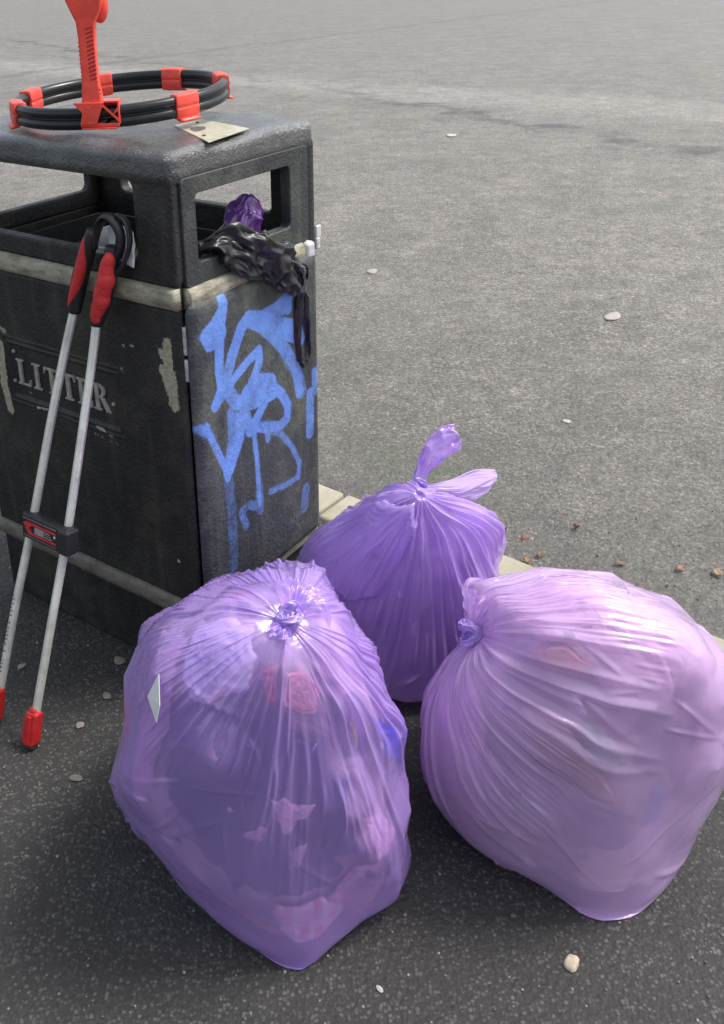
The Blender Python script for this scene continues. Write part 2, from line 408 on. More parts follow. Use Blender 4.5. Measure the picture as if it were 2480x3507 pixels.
def ring_frame(bm, outer, inner, ro, ri, d0, d1, fn, k=5):
    """rounded rectangular frame; outer/inner = (a0,b0,a1,b1); fn(a,b,depth)->point"""
    def rr(r4, r):
        a0, b0, a1, b1 = r4; o = []
        for cx, cy, s in ((a1-r, b1-r, 0), (a0+r, b1-r, 1), (a0+r, b0+r, 2), (a1-r, b0+r, 3)):
            for q in range(k):
                an = (s+q/(k-1))*PI/2; o.append((cx+r*math.cos(an), cy+r*math.sin(an)))
        return o
    A = rr(outer, ro); B = rr(inner, ri); n = len(A)
    V = [[bm.verts.new(fn(p[0], p[1], d)) for p in L] for L in (A, B) for d in (d0, d1)]
    Ao, A1, Bo, B1 = V
    for q in range(n):
        w = (q+1) % n
        bm.faces.new((Ao[q], Ao[w], Bo[w], Bo[q])); bm.faces.new((A1[q], B1[q], B1[w], A1[w]))
        bm.faces.new((Ao[q], A1[q], A1[w], Ao[w])); bm.faces.new((Bo[q], Bo[w], B1[w], B1[q]))
def mark_field(U, V, strokes, soft=3.2):
    """0..1 field of painted strokes on panel coordinates (mm)"""
    f = np.zeros(U.shape)
    for pts, w, a in strokes:
        d = np.full(U.shape, 1e9)
        for (x0, y0), (x1, y1) in zip(pts[:-1], pts[1:]):
            dx, dy = x1-x0, y1-y0; t = np.clip(((U-x0)*dx+(V-y0)*dy)/(dx*dx+dy*dy+1e-9), 0, 1)
            d = np.minimum(d, np.hypot(U-x0-t*dx, V-y0-t*dy))
        f = np.maximum(f, np.clip((w-d)/soft+.5, 0, 1)*a)
    return f
def set_attr(me, name, arr):
    at = me.attributes.new(name, 'FLOAT', 'POINT'); at.data.foreach_set('value', arr.reshape(-1).astype(np.float32))

# ---- plastic film: a knotted tube of fixed girth relaxed over its contents ----
def cubic_resample(G, nv, nu):
    """Catmull-Rom resample of a (V,U,3) grid; U wraps."""
    def cr(a, t):
        i = np.floor(t).astype(int); f = (t - i)[:, None, None]
        n = a.shape[0]
        g = lambda k: a[np.clip(i + k, 0, n - 1)]
        p0, p1, p2, p3 = g(-1), g(0), g(1), g(2)
        return p1 + .5*f*((p2-p0) + f*((2*p0-5*p1+4*p2-p3) + f*(3*(p1-p2)+p3-p0)))
    V, U = G.shape[:2]
    A = cr(G, np.linspace(0, V-1, nv))
    A = np.swapaxes(A, 0, 1)
    A = np.concatenate([A[-2:], A, A[:3]], 0)
    B = cr(A, 2 + np.arange(nu)*U/nu)
    return np.swapaxes(B, 0, 1)

def grid_noise(nv, nu, cv, cu, rng):
    """smooth noise on the grid with cv x cu cells, wraps in u"""
    a = rng.standard_normal((cv+3, cu, 1))
    return cubic_resample(a, nv, nu)[..., 0]

def grid_normals(P):
    du = np.roll(P, -1, 1) - np.roll(P, 1, 1)
    dv = np.gradient(P, axis=0)
    n = np.cross(dv, du)
    return n/(np.linalg.norm(n, axis=-1, keepdims=True)+1e-12)

def relax_film(P0, levels, rng, girth=1.03, max_gather=1.5, lump=.3, outward=.0085, inward=.035, seed_amp=.004, crumple=.03, sector=.75, reach=.5, cells=60, stiff_v=.18, stiff_u=.012, fade=.4):
    """P0: body of the bag (rows from the knot to the seam). The film keeps a tube's girth in every row, so it
    gathers into pleats near the knot; contents (cells = corners poking out) hold it up from inside."""
    X = None
    pick = P0.reshape(-1, 3)[rng.choice(P0.shape[0]*P0.shape[1], cells, replace=False)]
    for nv, nu, it in levels:
        A = cubic_resample(P0, nv, nu)
        N = grid_normals(A)
        if ((A - A.mean((0, 1)))*N).sum() < 0: N = -N
        ring = np.linalg.norm(np.roll(A, -1, 1)-A, axis=-1)
        c0 = ring.sum(1)
        s = np.arange(nv)/(nv-1)
        need = c0.max()*girth/np.maximum(c0, 1e-4)
        g = np.minimum(need, max_gather)
        g = 1+(g-1)*np.clip((1-s)/(1-reach), .0, 1)
        rs = np.random.default_rng(11)
        sec = np.clip(1+sector*(grid_noise(nv, nu, 2, 8, rs)+.7*grid_noise(nv, nu, 5, 23, rs)), .02, 2.4)
        gg = 1+(g[:, None]-1)*sec+crumple*np.clip(grid_noise(nv, nu, 6, 12, rs), 0, 2)*np.clip(s*4, 0, 1)[:, None]
        Lu = ring*gg
        slack = crumple*np.clip(grid_noise(nv, nu, 8, 14, rs)-.1, 0, 2)*np.clip(s*4-.6, 0, 1)[:, None]
        Lv = np.linalg.norm(A[1:]-A[:-1], axis=-1)*(.996+slack[1:])
        D1 = [np.linalg.norm(np.roll(A, sh, 1)[1:]-A[:-1], axis=-1)*(.5+.5*gg[1:]) for sh in (-1, 1)]
        if X is None:
            d = grid_noise(nv, nu, 2, 15, rng)*1.0+grid_noise(nv, nu, 2, 37, rng)*1.0+grid_noise(nv, nu, 3, 59, rng)*.7
            X = A + N*(d*seed_amp*(.6+gg-1))[..., None]
        else:
            off = cubic_resample(X-cubic_resample(P0, X.shape[0], X.shape[1]), nv, nu)
            d = grid_noise(nv, nu, 4, max(60, nu//5), rng)
            X = A + off + N*(d*seed_amp*.05*(gg-.85))[..., None]
        dist = np.full((nv, nu), 9.)
        for q in pick: dist = np.minimum(dist, np.linalg.norm(A-q, axis=-1))
        body = -np.minimum(dist*lump, inward)*np.clip(s*5, .1, 1)[:, None]
        body *= np.clip((A[..., 2]-.01)/.08, .15, 1)
        body += .25*lump*inward
        lim = outward*np.clip(.55+.55*grid_noise(nv, nu, 3, 9, np.random.default_rng(21)), .22, 1.6)*(np.clip(.25+s*4.5, 0, 1)*(1-.75*np.clip((s-fade)/.2, 0, 1)))[:, None]
        for k in range(it):
            acc = np.zeros_like(X)
            d = np.roll(X, -1, 1)-X; l = np.linalg.norm(d, axis=-1)+1e-12
            c = d*((l-Lu)/l*.5)[..., None]; acc += c - np.roll(c, 1, 1)
            d = X[1:]-X[:-1]; l = np.linalg.norm(d, axis=-1)+1e-12
            c = d*((l-Lv)/l*.5)[..., None]; acc[:-1] += c; acc[1:] -= c
            for sh, L in zip((-1, 1), D1):
                d = np.roll(X, sh, 1)[1:]-X[:-1]; l = np.linalg.norm(d, axis=-1)+1e-12
                c = d*((l-L)/l*.12)[..., None]
                acc[:-1] += c; acc[1:] -= np.roll(c, -sh, 1)
            X += acc*.3
            X[1:-1] += (X[2:]+X[:-2]-2*X[1:-1])*stiff_v
            X += (np.roll(X, 1, 1)+np.roll(X, -1, 1)-2*X)*stiff_u
            h = ((X-A)*N).sum(-1)
            t = np.clip(h, body-lim, body+lim*.8)
            X += N*((t-h)*.35)[..., None]
            tan = (X-A)-N*((X-A)*N).sum(-1)[..., None]
            X -= tan*.03
            X[0] = A[0]; X[-1] = A[-1]
            X[..., 2] = np.maximum(X[..., 2], .002)
    # crests pull tight and narrow, valleys stay broad
    N = grid_normals(X)
    Sx = X.copy()
    for _ in range(60): Sx = Sx+.25*(np.roll(Sx, 1, 1)+np.roll(Sx, -1, 1)-2*Sx)
    N = grid_normals(Sx)
    if ((Sx-Sx.mean((0, 1)))*N).sum() < 0: N = -N
    h = ((X-Sx)*N).sum(-1); a = np.abs(h)
    for _ in range(80): a = a+.25*(np.roll(a, 1, 1)+np.roll(a, -1, 1)-2*a)
    a = 2.2*a+1e-4; k = np.clip(h/a, -1, 1.6); k2 = 2*((k+1)/2)**2-1
    return X+N*((k2-k)*a*.85)[..., None]

def add_folds(X, rng, n_long=46, n_short=34, height=.0062, vmax=.62, lean=.02):
    """long folds running out of the knot, and short creases where the film is pulled over the contents"""
    nv, nu = X.shape[:2]
    Sx = X.copy()
    for _ in range(60):
        Sx = Sx+.22*(np.roll(Sx, 1, 1)+np.roll(Sx, -1, 1)-2*Sx); Sx[1:-1] += .22*(Sx[2:]+Sx[:-2]-2*Sx[1:-1])
    N = grid_normals(Sx)
    if ((Sx-Sx.mean((0, 1)))*N).sum() < 0: N = -N
    seg = np.linalg.norm(np.roll(Sx, -1, 1)-Sx, axis=-1).sum(1)           # girth of every row (m)
    v = np.linspace(0, 1, nv)[:, None]; u = (np.arange(nu)/nu)[None]
    row = np.linalg.norm(Sx[1:]-Sx[:-1], axis=-1).mean(1); length = row.sum()
    H = np.zeros((nv, nu))
    def add(dx, w, h, env, skew):
        x = dx/np.where(dx > 0, w*skew, w)
        return h*env*(np.exp(-np.abs(x)**1.35)-.34*np.exp(-(x/2.4)**2))
    centres = []
    while len(centres) < n_long:                                        # folds come in bunches
        c = rng.random(); k = rng.integers(2, 6)
        for j in range(k): centres.append((c+j*rng.uniform(.008, .02)) % 1)
    for u0 in centres[:n_long]:
        end = rng.uniform(.16, vmax)*(.7+.3*rng.random()); h = height*rng.uniform(.35, 1.15)*(.5+end); w = rng.uniform(.0028, .0075)
        dr = rng.normal(0, lean)
        d = (u-u0-dr*v/end*np.minimum(v, end)+.5) % 1-.5
        dist = d*seg[:, None]
        ww = w*np.clip(.25+v/.18, .3, 1)*(1+.9*v/end)
        env = np.clip(v/.05, 0, 1)*np.clip((end-v)/(.22*end+.02), 0, 1)**.8*np.clip(.2+v*9, 0, 1)
        H = np.maximum(H, add(dist, ww, h, env, rng.uniform(.45, 2.2)))+np.minimum(0, add(dist, ww, h*.5, env, 1))*.8
    for _ in range(n_short):
        v0, u0 = rng.uniform(.2, .9), rng.random(); an = rng.normal(0, .55) if v0 < .6 else rng.normal(0, 1.0); L = rng.uniform(.05, .20); h = rng.uniform(.0022, .0075)
        for br in ((an,), (an, an+rng.uniform(.4, .9)))[int(rng.random() < .45)]:
            g = np.interp(v0, v[:, 0], seg)
            y = (v-v0)*length; x = ((u-u0+.5) % 1-.5)*g
            a = y*math.cos(br)+x*math.sin(br); b = -y*math.sin(br)+x*math.cos(br)
            t = a/L; env = np.clip(t*6, 0, 1)*np.clip(1-t, 0, 1)**.9
            H = np.maximum(H, add(b, .0022+.006*np.clip(t, 0, 1), h, env, rng.uniform(.4, 2.4)))
    Y = X+N*H[..., None]; Y[..., 2] = np.maximum(Y[..., 2], .002)
    return Y

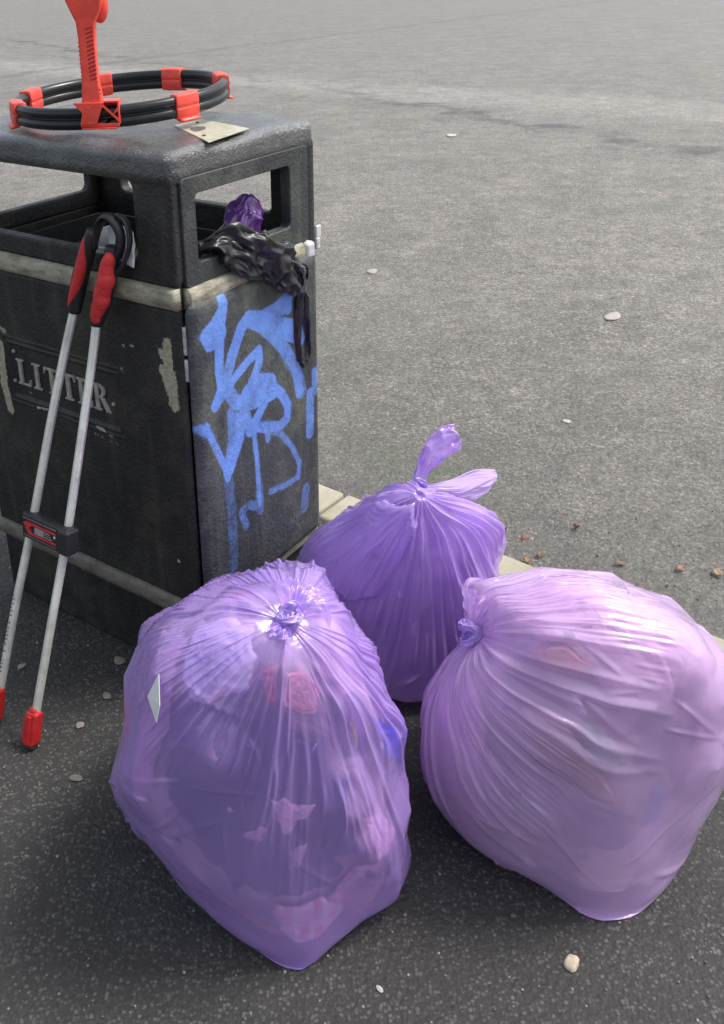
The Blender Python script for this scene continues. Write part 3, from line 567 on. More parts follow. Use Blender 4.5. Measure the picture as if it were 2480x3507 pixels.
# ---- measured tables: bag bodies (mm, rows run from the knot to the seam), litter outlines, marks (mm)
BODY_L = (29, 44, '''-10,1060,575 -10,1060,575 -10,1060,575 -10,1060,575 -10,1060,575 -10,1060,575 -10,1060,575 -10,1060,575 -10,1060,575 -10,1060,575 -10,1060,575 -10,1060,575 -10,1060,575 -10,1060,575 -10,1060,575 -10,1060,575 -10,1060,575 -10,1060,575 -10,1060,575 -10,1060,575 -10,1060,575 -10,1060,575 -10,1060,575 -10,1060,575 -10,1060,575 -10,1060,575 -10,1060,575 -10,1060,575 -10,1060,575 -10,1060,575 -10,1060,575 -10,1060,575 -10,1060,575 -10,1060,575 -10,1060,575 -10,1060,575 -10,1060,575 -10,1060,575 -10,1060,575 -10,1060,575 -10,1060,575 -10,1060,575 -10,1060,575 -10,1060,575 15,1076,570 13,1080,572 11,1082,574 8,1085,576 4,1087,578 1,1088,579 -3,1089,580 -8,1089,581 -12,1088,582 -16,1087,582 -20,1085,583 -24,1083,583 -27,1081,583 -30,1078,583 -33,1075,583 -35,1071,582 -37,1068,582 -39,1064,581 -40,1060,580 -40,1056,578 -40,1053,577 -39,1049,575 -37,1046,573 -35,1043,571 -33,1041,569 -30,1039,567 -26,1037,566 -23,1036,564 -19,1035,562 -15,1035,561 -11,1035,560 -7,1036,559 -3,1037,558 1,1039,557 4,1041,557 7,1044,557 10,1047,558 12,1050,558 14,1054,559 15,1057,561 17,1061,562 17,1065,564 17,1069,566 16,1073,568 36,1096,558 33,1103,562 28,1108,566 23,1113,570 17,1117,573 9,1120,576 1,1121,578 -7,1121,579 -15,1120,580 -23,1117,582 -30,1114,583 -37,1110,584 -44,1105,584 -50,1099,584 -55,1092,584 -60,1085,583 -63,1078,583 -66,1070,582 -68,1063,580 -69,1055,578 -68,1048,575 -67,1042,571 -64,1036,567 -60,1031,563 -56,1026,559 -50,1022,555 -44,1019,550 -36,1017,547 -29,1016,543 -21,1015,540 -13,1016,538 -5,1017,536 3,1019,535 10,1023,535 17,1027,535 24,1032,536 29,1038,537 34,1044,538 37,1051,540 40,1059,543 41,1067,545 41,1074,548 39,1081,550 37,1089,553 53,1118,539 48,1128,546 43,1137,552 36,1144,558 27,1150,563 16,1153,567 5,1155,569 -7,1155,571 -18,1153,573 -30,1150,575 -40,1145,576 -50,1139,577 -60,1131,577 -68,1122,579 -76,1112,581 -83,1101,582 -88,1090,582 -92,1078,581 -95,1067,579 -96,1056,576 -96,1045,571 -94,1036,566 -90,1027,559 -85,1020,552 -79,1014,545 -70,1009,538 -61,1005,531 -51,1003,525 -39,1001,519 -28,1000,515 -15,1001,512 -3,1003,509 9,1006,508 21,1011,508 31,1017,509 41,1024,510 49,1033,512 56,1042,515 60,1053,518 62,1064,521 63,1075,524 63,1087,528 62,1098,532 58,1109,536 69,1143,520 60,1155,524 55,1166,534 46,1176,542 35,1183,549 22,1188,554 7,1190,556 -8,1190,559 -23,1188,561 -37,1184,563 -50,1177,564 -63,1168,565 -75,1158,568 -86,1147,572 -95,1133,574 -104,1119,576 -111,1103,577 -116,1088,576 -120,1072,574 -123,1058,570 -123,1044,565 -121,1032,558 -117,1022,549 -111,1013,539 -102,1005,529 -91,999,518 -79,995,508 -65,992,499 -50,990,492 -35,989,486 -18,989,482 -1,991,479 16,995,477 33,1001,477 47,1009,478 59,1019,481 68,1030,484 75,1043,488 81,1057,492 84,1072,496 84,1087,500 82,1102,504 79,1116,509 75,1130,514 82,1169,497 72,1182,502 64,1196,512 55,1208,523 42,1217,533 26,1223,539 8,1225,542 -10,1225,544 -27,1222,547 -44,1217,548 -60,1208,549 -75,1198,551 -89,1187,556 -102,1172,560 -113,1156,563 -123,1138,565 -132,1119,566 -139,1100,566 -145,1082,565 -149,1064,562 -151,1048,556 -149,1032,547 -143,1019,536 -134,1008,523 -123,999,509 -111,992,496 -96,987,484 -79,984,473 -62,981,462 -42,980,454 -22,980,448 -1,983,445 18,988,444 39,994,444 59,1004,445 77,1015,448 89,1030,453 96,1046,458 100,1064,464 102,1082,469 102,1101,474 99,1119,479 94,1136,484 88,1153,490 92,1194,472 81,1210,480 70,1225,488 62,1239,502 48,1251,514 30,1258,521 9,1261,524 -11,1261,528 -31,1258,531 -51,1250,531 -69,1241,532 -86,1229,536 -102,1215,542 -117,1198,545 -130,1179,547 -141,1159,549 -151,1137,551 -161,1116,553 -169,1095,552 -176,1074,550 -178,1054,542 -174,1036,531 -167,1020,517 -157,1006,503 -145,996,488 -132,987,471 -112,982,458 -93,979,446 -73,976,434 -51,973,420 -27,974,415 -2,976,409 23,981,407 44,989,409 66,1000,412 87,1014,415 106,1031,419 116,1050,426 119,1072,434 118,1093,440 117,1115,446 114,1136,452 107,1157,458 98,1176,464 99,1218,447 89,1236,456 76,1253,465 67,1270,480 53,1284,493 32,1293,501 9,1296,504 -14,1296,508 -36,1293,511 -58,1284,510 -78,1273,513 -97,1261,519 -115,1244,524 -131,1225,527 -145,1204,528 -157,1181,530 -170,1158,533 -181,1135,535 -193,1111,536 -200,1087,532 -200,1064,523 -196,1042,510 -189,1024,496 -178,1008,481 -167,995,463 -151,985,445 -128,980,432 -105,976,419 -83,973,405 -59,970,389 -32,969,379 -5,972,377 26,975,369 52,985,372 74,998,377 96,1014,381 117,1033,386 133,1055,393 136,1080,402 133,1105,411 129,1130,418 124,1154,425 117,1176,432 107,1198,439 104,1240,422 95,1261,433 80,1280,441 71,1299,457 55,1315,470 33,1326,479 7,1330,481 -17,1331,485 -42,1326,487 -65,1317,487 -87,1306,492 -107,1292,499 -126,1274,503 -143,1252,506 -158,1229,507 -173,1205,510 -187,1180,513 -201,1155,515 -214,1130,515 -220,1103,509 -219,1077,499 -215,1053,487 -208,1031,473 -199,1013,456 -188,997,437 -168,986,419 -142,979,406 -117,975,393 -94,972,377 -68,968,359 -37,964,341 -8,968,341 25,973,336 59,980,331 83,996,340 105,1015,347 126,1037,354 144,1062,361 153,1089,371 147,1117,382 140,1145,390 132,1171,398 125,1195,406 114,1218,414 108,1262,398 99,1285,408 84,1306,417 73,1327,432 56,1345,446 32,1357,454 5,1362,457 -22,1362,460 -47,1358,462 -72,1348,463 -95,1337,469 -117,1322,476 -138,1303,481 -155,1279,483 -171,1254,485 -187,1229,488 -202,1203,491 -219,1177,493 -231,1149,491 -235,1120,483 -235,1092,474 -232,1065,462 -226,1041,448 -218,1020,430 -209,1001,409 -184,989,392 -155,981,379 -129,976,366 -104,972,349 -76,967,329 -44,962,307 -10,965,304 23,972,303 63,978,294 92,994,301 114,1016,312 134,1041,321 151,1069,329 163,1098,340 159,1129,352 149,1159,363 139,1187,372 130,1213,381 120,1238,389 112,1282,374 101,1307,384 85,1330,393 73,1353,406 55,1372,420 30,1384,428 1,1390,431 -26,1390,435 -53,1386,437 -79,1376,438 -103,1366,446 -126,1351,452 -147,1330,456 -166,1306,458 -183,1279,462 -200,1252,466 -217,1225,468 -233,1198,469 -243,1168,464 -247,1138,456 -248,1108,447 -246,1080,436 -241,1053,421 -236,1029,403 -227,1007,380 -198,993,365 -168,984,353 -140,978,339 -114,972,321 -85,967,300 -51,960,274 -13,961,265 23,969,267 63,977,259 102,992,259 123,1017,274 142,1046,287 158,1076,298 170,1108,309 170,1141,323 156,1173,336 144,1203,347 134,1231,356 125,1257,365 114,1302,350 101,1328,359 86,1352,368 70,1375,381 52,1395,394 26,1408,402 -3,1413,405 -31,1414,409 -59,1409,411 -85,1401,414 -110,1392,422 -134,1376,427 -156,1355,430 -175,1330,433 -194,1303,438 -212,1275,442 -230,1246,445 -245,1217,444 -252,1186,437 -256,1155,429 -258,1125,420 -257,1095,409 -255,1067,394 -252,1040,375 -243,1016,352 -212,999,338 -181,988,326 -152,980,312 -123,973,293 -93,967,271 -58,960,242 -16,957,223 22,966,227 63,977,224 110,989,215 133,1018,235 150,1050,252 164,1084,266 174,1119,279 177,1153,293 164,1187,309 149,1218,321 137,1247,332 128,1275,342 115,1320,326 100,1347,335 84,1372,344 67,1395,355 47,1415,369 21,1427,377 -9,1433,380 -37,1433,384 -65,1428,386 -91,1422,390 -117,1413,398 -141,1398,402 -163,1377,404 -184,1352,409 -203,1325,414 -222,1296,419 -241,1266,421 -254,1236,418 -259,1204,411 -263,1173,403 -266,1142,394 -266,1111,382 -267,1081,367 -266,1052,347 -255,1026,324 -225,1007,310 -193,994,299 -163,984,284 -134,975,264 -102,968,240 -65,960,208 -20,954,180 22,964,185 63,977,187 112,991,177 144,1019,191 158,1056,215 169,1093,233 178,1129,249 181,1165,265 171,1200,282 153,1233,296 140,1263,308 129,1292,318 115,1338,303 98,1365,311 82,1391,321 62,1413,330 42,1431,344 15,1443,352 -14,1448,356 -43,1448,360 -70,1444,363 -96,1438,367 -122,1430,373 -147,1416,377 -170,1396,380 -191,1372,384 -211,1344,390 -231,1315,395 -249,1284,397 -259,1252,392 -264,1221,385 -268,1190,377 -272,1159,368 -274,1128,356 -277,1096,340 -280,1065,318 -267,1037,296 -237,1016,282 -204,1001,271 -174,988,255 -144,979,233 -110,971,208 -73,961,174 -26,953,139 20,963,141 63,979,147 113,994,138 153,1021,146 166,1062,176 174,1102,200 180,1141,219 183,1178,236 177,1214,254 157,1248,271 142,1279,283 130,1309,294 114,1355,279 95,1382,287 78,1407,297 56,1427,306 35,1445,319 9,1456,328 -20,1460,332 -48,1460,338 -75,1456,340 -101,1451,345 -127,1444,350 -152,1431,353 -175,1412,356 -196,1388,361 -217,1361,366 -238,1332,371 -255,1301,372 -263,1268,367 -268,1237,360 -273,1206,352 -276,1175,343 -280,1144,330 -285,1112,314 -291,1079,289 -276,1050,269 -248,1027,254 -216,1009,242 -185,995,225 -154,984,202 -120,975,176 -81,965,139 -33,956,100 17,964,95 62,981,102 110,1001,100 159,1025,98 172,1069,135 177,1113,164 181,1153,187 182,1191,207 179,1227,226 161,1263,244 144,1295,258 129,1326,269 111,1372,255 91,1398,264 72,1421,274 49,1440,283 28,1456,296 2,1465,305 -27,1469,310 -54,1469,316 -80,1465,318 -106,1462,324 -132,1454,328 -156,1442,330 -179,1424,333 -201,1402,338 -223,1376,343 -244,1347,348 -259,1316,347 -266,1283,342 -271,1252,335 -276,1222,328 -280,1191,318 -286,1160,305 -293,1128,287 -301,1094,261 -285,1064,241 -258,1040,225 -226,1021,212 -196,1005,194 -165,992,169 -129,983,142 -90,972,104 -41,963,61 12,968,46 59,987,56 105,1011,63 156,1035,59 175,1078,92 178,1124,128 179,1167,155 180,1205,178 178,1242,197 164,1278,217 145,1311,232 128,1343,244 107,1388,230 86,1413,240 65,1434,251 41,1451,260 20,1465,274 -6,1473,283 -33,1476,289 -60,1475,294 -85,1472,297 -111,1469,303 -136,1462,306 -160,1451,308 -182,1434,311 -205,1413,315 -227,1388,320 -247,1360,324 -261,1329,322 -268,1298,317 -273,1267,311 -278,1237,303 -283,1207,293 -290,1176,280 -300,1144,260 -308,1110,233 -291,1081,213 -266,1055,196 -236,1035,182 -206,1018,162 -175,1003,135 -139,993,108 -99,983,69 -50,974,25 5,970,3 54,997,12 97,1024,26 146,1051,24 175,1090,49 176,1138,91 175,1182,123 175,1221,147 175,1257,168 166,1293,187 144,1328,205 125,1359,219 101,1403,205 79,1426,216 57,1446,227 33,1461,238 12,1472,251 -13,1479,261 -40,1481,268 -65,1480,273 -90,1478,277 -115,1475,282 -139,1468,285 -162,1458,286 -185,1442,289 -208,1423,293 -230,1399,298 -250,1372,300 -261,1342,297 -269,1311,293 -275,1281,287 -280,1252,279 -286,1223,269 -294,1193,254 -305,1161,233 -312,1128,205 -295,1099,186 -272,1074,168 -243,1053,151 -214,1035,130 -184,1019,102 -148,1009,74 -108,1000,36 -60,983,3 -4,956,3 43,990,3 86,1031,3 131,1063,3 169,1105,7 170,1154,54 168,1198,90 167,1237,117 167,1274,138 163,1309,157 142,1344,177 121,1375,192 93,1417,179 71,1439,192 48,1456,204 25,1469,216 3,1479,229 -21,1484,240 -47,1485,247 -71,1484,253 -95,1482,257 -119,1479,261 -142,1473,263 -165,1463,265 -187,1449,268 -210,1431,271 -232,1409,275 -250,1383,275 -261,1354,272 -269,1325,268 -276,1296,262 -281,1267,254 -288,1239,243 -297,1210,228 -309,1179,205 -313,1148,178 -296,1121,159 -275,1096,140 -248,1075,122 -221,1057,99 -191,1041,71 -156,1030,43 -117,1022,7 -70,987,3 -17,959,3 30,986,3 71,1028,3 109,1070,3 148,1108,3 160,1171,19 158,1215,58 157,1254,86 157,1291,108 153,1326,127 137,1360,147 114,1390,165 81,1429,153 60,1449,167 37,1464,180 15,1476,193 -7,1483,207 -30,1488,218 -54,1488,226 -77,1487,232 -100,1486,237 -123,1483,240 -145,1476,242 -167,1467,244 -189,1454,246 -212,1438,249 -233,1417,251 -249,1393,250 -260,1366,247 -269,1338,243 -276,1311,237 -282,1283,228 -289,1256,217 -298,1228,201 -310,1198,177 -310,1169,153 -294,1144,133 -275,1121,113 -250,1101,94 -225,1083,71 -197,1068,43 -163,1058,16 -124,1038,3 -81,1013,3 -33,996,3 13,1020,3 51,1061,3 85,1100,3 120,1123,3 143,1176,3 144,1234,26 142,1272,55 142,1308,78 139,1342,98 128,1375,118 104,1404,137 68,1439,127 47,1457,143 25,1470,157 4,1480,171 -17,1487,184 -39,1490,196 -61,1490,204 -83,1490,210 -105,1488,215 -127,1485,218 -148,1479,220 -169,1471,222 -191,1459,224 -213,1444,226 -233,1425,226 -247,1402,224 -258,1377,221 -268,1352,216 -275,1325,210 -282,1299,202 -290,1273,190 -298,1246,173 -309,1218,149 -304,1193,128 -290,1170,108 -271,1149,89 -249,1131,70 -225,1114,47 -199,1100,21 -167,1092,13 -132,1084,3 -92,1064,3 -49,1049,3 -6,1059,3 28,1101,3 59,1139,3 90,1163,3 117,1190,3 124,1247,3 124,1291,26 122,1326,49 118,1359,70 110,1389,89 91,1416,110 51,1446,103 31,1462,120 11,1474,135 -9,1482,148 -29,1488,162 -49,1491,173 -70,1491,181 -90,1491,187 -111,1489,192 -131,1486,195 -151,1481,197 -171,1473,199 -192,1463,201 -213,1449,201 -230,1431,200 -243,1411,197 -255,1388,194 -265,1365,189 -273,1340,182 -281,1316,173 -288,1291,161 -297,1266,144 -303,1240,122 -295,1218,104 -282,1197,85 -264,1179,68 -244,1163,49 -223,1149,30 -198,1138,25 -169,1131,18 -138,1128,8 -103,1117,3 -66,1106,3 -27,1105,3 4,1142,3 32,1177,3 58,1204,3 83,1227,3 96,1264,3 100,1307,3 98,1343,24 93,1373,45 85,1401,64 73,1425,84 31,1449,80 12,1464,97 -6,1474,112 -24,1481,126 -42,1486,138 -60,1489,149 -79,1490,158 -97,1490,164 -116,1489,168 -135,1486,171 -154,1481,173 -173,1474,175 -193,1464,175 -210,1452,174 -225,1436,172 -239,1418,169 -250,1398,166 -260,1377,160 -268,1355,154 -276,1332,144 -284,1309,132 -293,1286,114 -293,1264,96 -283,1244,81 -271,1227,65 -254,1211,49 -236,1198,32 -216,1186,30 -194,1177,27 -169,1171,22 -142,1170,15 -113,1170,3 -82,1162,3 -50,1160,3 -20,1182,3 4,1213,3 25,1243,3 46,1264,3 63,1288,3 68,1326,3 69,1357,6 64,1385,24 56,1410,43 46,1431,61 5,1449,60 -8,1462,76 -24,1471,91 -40,1478,104 -56,1482,115 -72,1485,125 -88,1487,133 -105,1487,139 -122,1486,143 -139,1483,146 -157,1479,148 -174,1473,149 -191,1464,148 -206,1452,147 -220,1439,144 -232,1423,141 -243,1406,137 -252,1388,131 -261,1368,124 -269,1348,114 -277,1328,102 -283,1307,86 -278,1289,72 -269,1272,59 -257,1257,46 -242,1245,33 -226,1233,29 -208,1224,30 -188,1217,28 -167,1213,24 -144,1212,19 -121,1213,12 -96,1216,3 -70,1215,3 -45,1221,3 -24,1249,3 -6,1275,3 9,1299,4 24,1320,3 34,1342,3 35,1370,5 32,1394,8 25,1415,26 16,1434,43 -24,1445,43 -34,1456,57 -46,1464,70 -58,1471,82 -71,1475,92 -85,1478,100 -99,1480,107 -113,1481,112 -128,1480,116 -143,1478,119 -158,1474,120 -173,1468,121 -186,1460,120 -200,1451,118 -212,1440,116 -223,1427,112 -233,1412,108 -242,1397,102 -250,1381,94 -258,1364,84 -265,1346,72 -265,1330,61 -259,1315,50 -251,1301,40 -240,1289,30 -228,1278,26 -214,1269,28 -199,1262,28 -182,1257,27 -165,1254,25 -147,1253,22 -128,1255,18 -109,1259,12 -90,1265,5 -70,1270,3 -52,1280,3 -37,1304,3 -25,1323,6 -16,1343,8 -8,1362,7 -4,1380,7 -3,1398,6 -7,1416,12 -14,1432,28 -54,1438,30 -61,1447,41 -69,1454,51 -79,1460,60 -89,1464,68 -100,1467,75 -111,1469,81 -122,1470,85 -134,1469,88 -146,1467,91 -158,1464,92 -170,1459,92 -181,1453,91 -192,1446,90 -202,1437,87 -212,1427,83 -220,1416,79 -229,1403,73 -236,1390,65 -241,1377,56 -242,1364,48 -240,1352,41 -235,1341,33 -229,1330,24 -221,1321,23 -211,1312,25 -200,1305,26 -188,1300,26 -176,1296,26 -162,1294,25 -149,1294,23 -134,1296,21 -120,1300,18 -106,1305,14 -93,1312,10 -80,1321,6 -68,1331,4 -58,1344,4 -51,1360,7 -46,1374,9 -43,1389,10 -43,1403,11 -44,1416,11 -48,1428,19 -85,1428,18 -90,1435,26 -95,1441,34 -101,1446,40 -108,1449,46 -115,1452,51 -123,1453,55 -132,1454,58 -141,1453,60 -150,1452,61 -159,1449,62 -167,1446,62 -175,1442,61 -183,1436,60 -191,1430,57 -198,1423,54 -204,1415,50 -209,1406,46 -212,1398,41 -213,1389,36 -213,1381,31 -211,1373,25 -208,1365,20 -204,1358,21 -198,1351,22 -192,1346,23 -184,1341,24 -176,1337,24 -168,1335,24 -159,1334,24 -149,1334,23 -140,1335,21 -131,1338,20 -121,1342,19 -113,1347,17 -105,1353,15 -98,1360,13 -92,1368,12 -86,1376,11 -83,1385,10 -80,1394,10 -79,1403,10 -80,1412,10 -82,1421,10 -117,1419,16 -119,1422,17 -121,1425,21 -124,1428,24 -128,1430,27 -131,1431,29 -135,1432,31 -140,1432,33 -145,1432,34 -149,1431,35 -154,1430,35 -159,1428,35 -163,1425,34 -167,1423,33 -171,1419,32 -174,1416,31 -177,1412,29 -179,1408,26 -180,1403,24 -181,1399,22 -180,1395,19 -180,1391,19 -178,1387,20 -176,1383,20 -174,1380,21 -170,1377,21 -167,1375,21 -163,1373,21 -158,1372,22 -154,1371,21 -149,1371,21 -144,1372,21 -140,1373,20 -135,1375,20 -131,1378,19 -127,1381,19 -124,1385,18 -121,1388,18 -118,1393,17 -116,1397,17 -115,1402,17 -115,1406,16 -115,1410,16 -115,1415,16 -147,1405,19 -147,1405,19 -147,1405,19 -147,1405,19 -147,1405,19 -147,1405,19 -147,1405,19 -147,1405,19 -147,1405,19 -147,1405,19 -147,1405,19 -147,1405,19 -147,1405,19 -147,1405,19 -147,1405,19 -147,1405,19 -147,1405,19 -147,1405,19 -147,1405,19 -147,1405,19 -147,1405,19 -147,1405,19 -147,1405,19 -147,1405,19 -147,1405,19 -147,1405,19 -147,1405,19 -147,1405,19 -147,1405,19 -147,1405,19 -147,1405,19 -147,1405,19 -147,1405,19 -147,1405,19 -147,1405,19 -147,1405,19 -147,1405,19 -147,1405,19 -147,1405,19 -147,1405,19 -147,1405,19 -147,1405,19 -147,1405,19 -147,1405,19''')
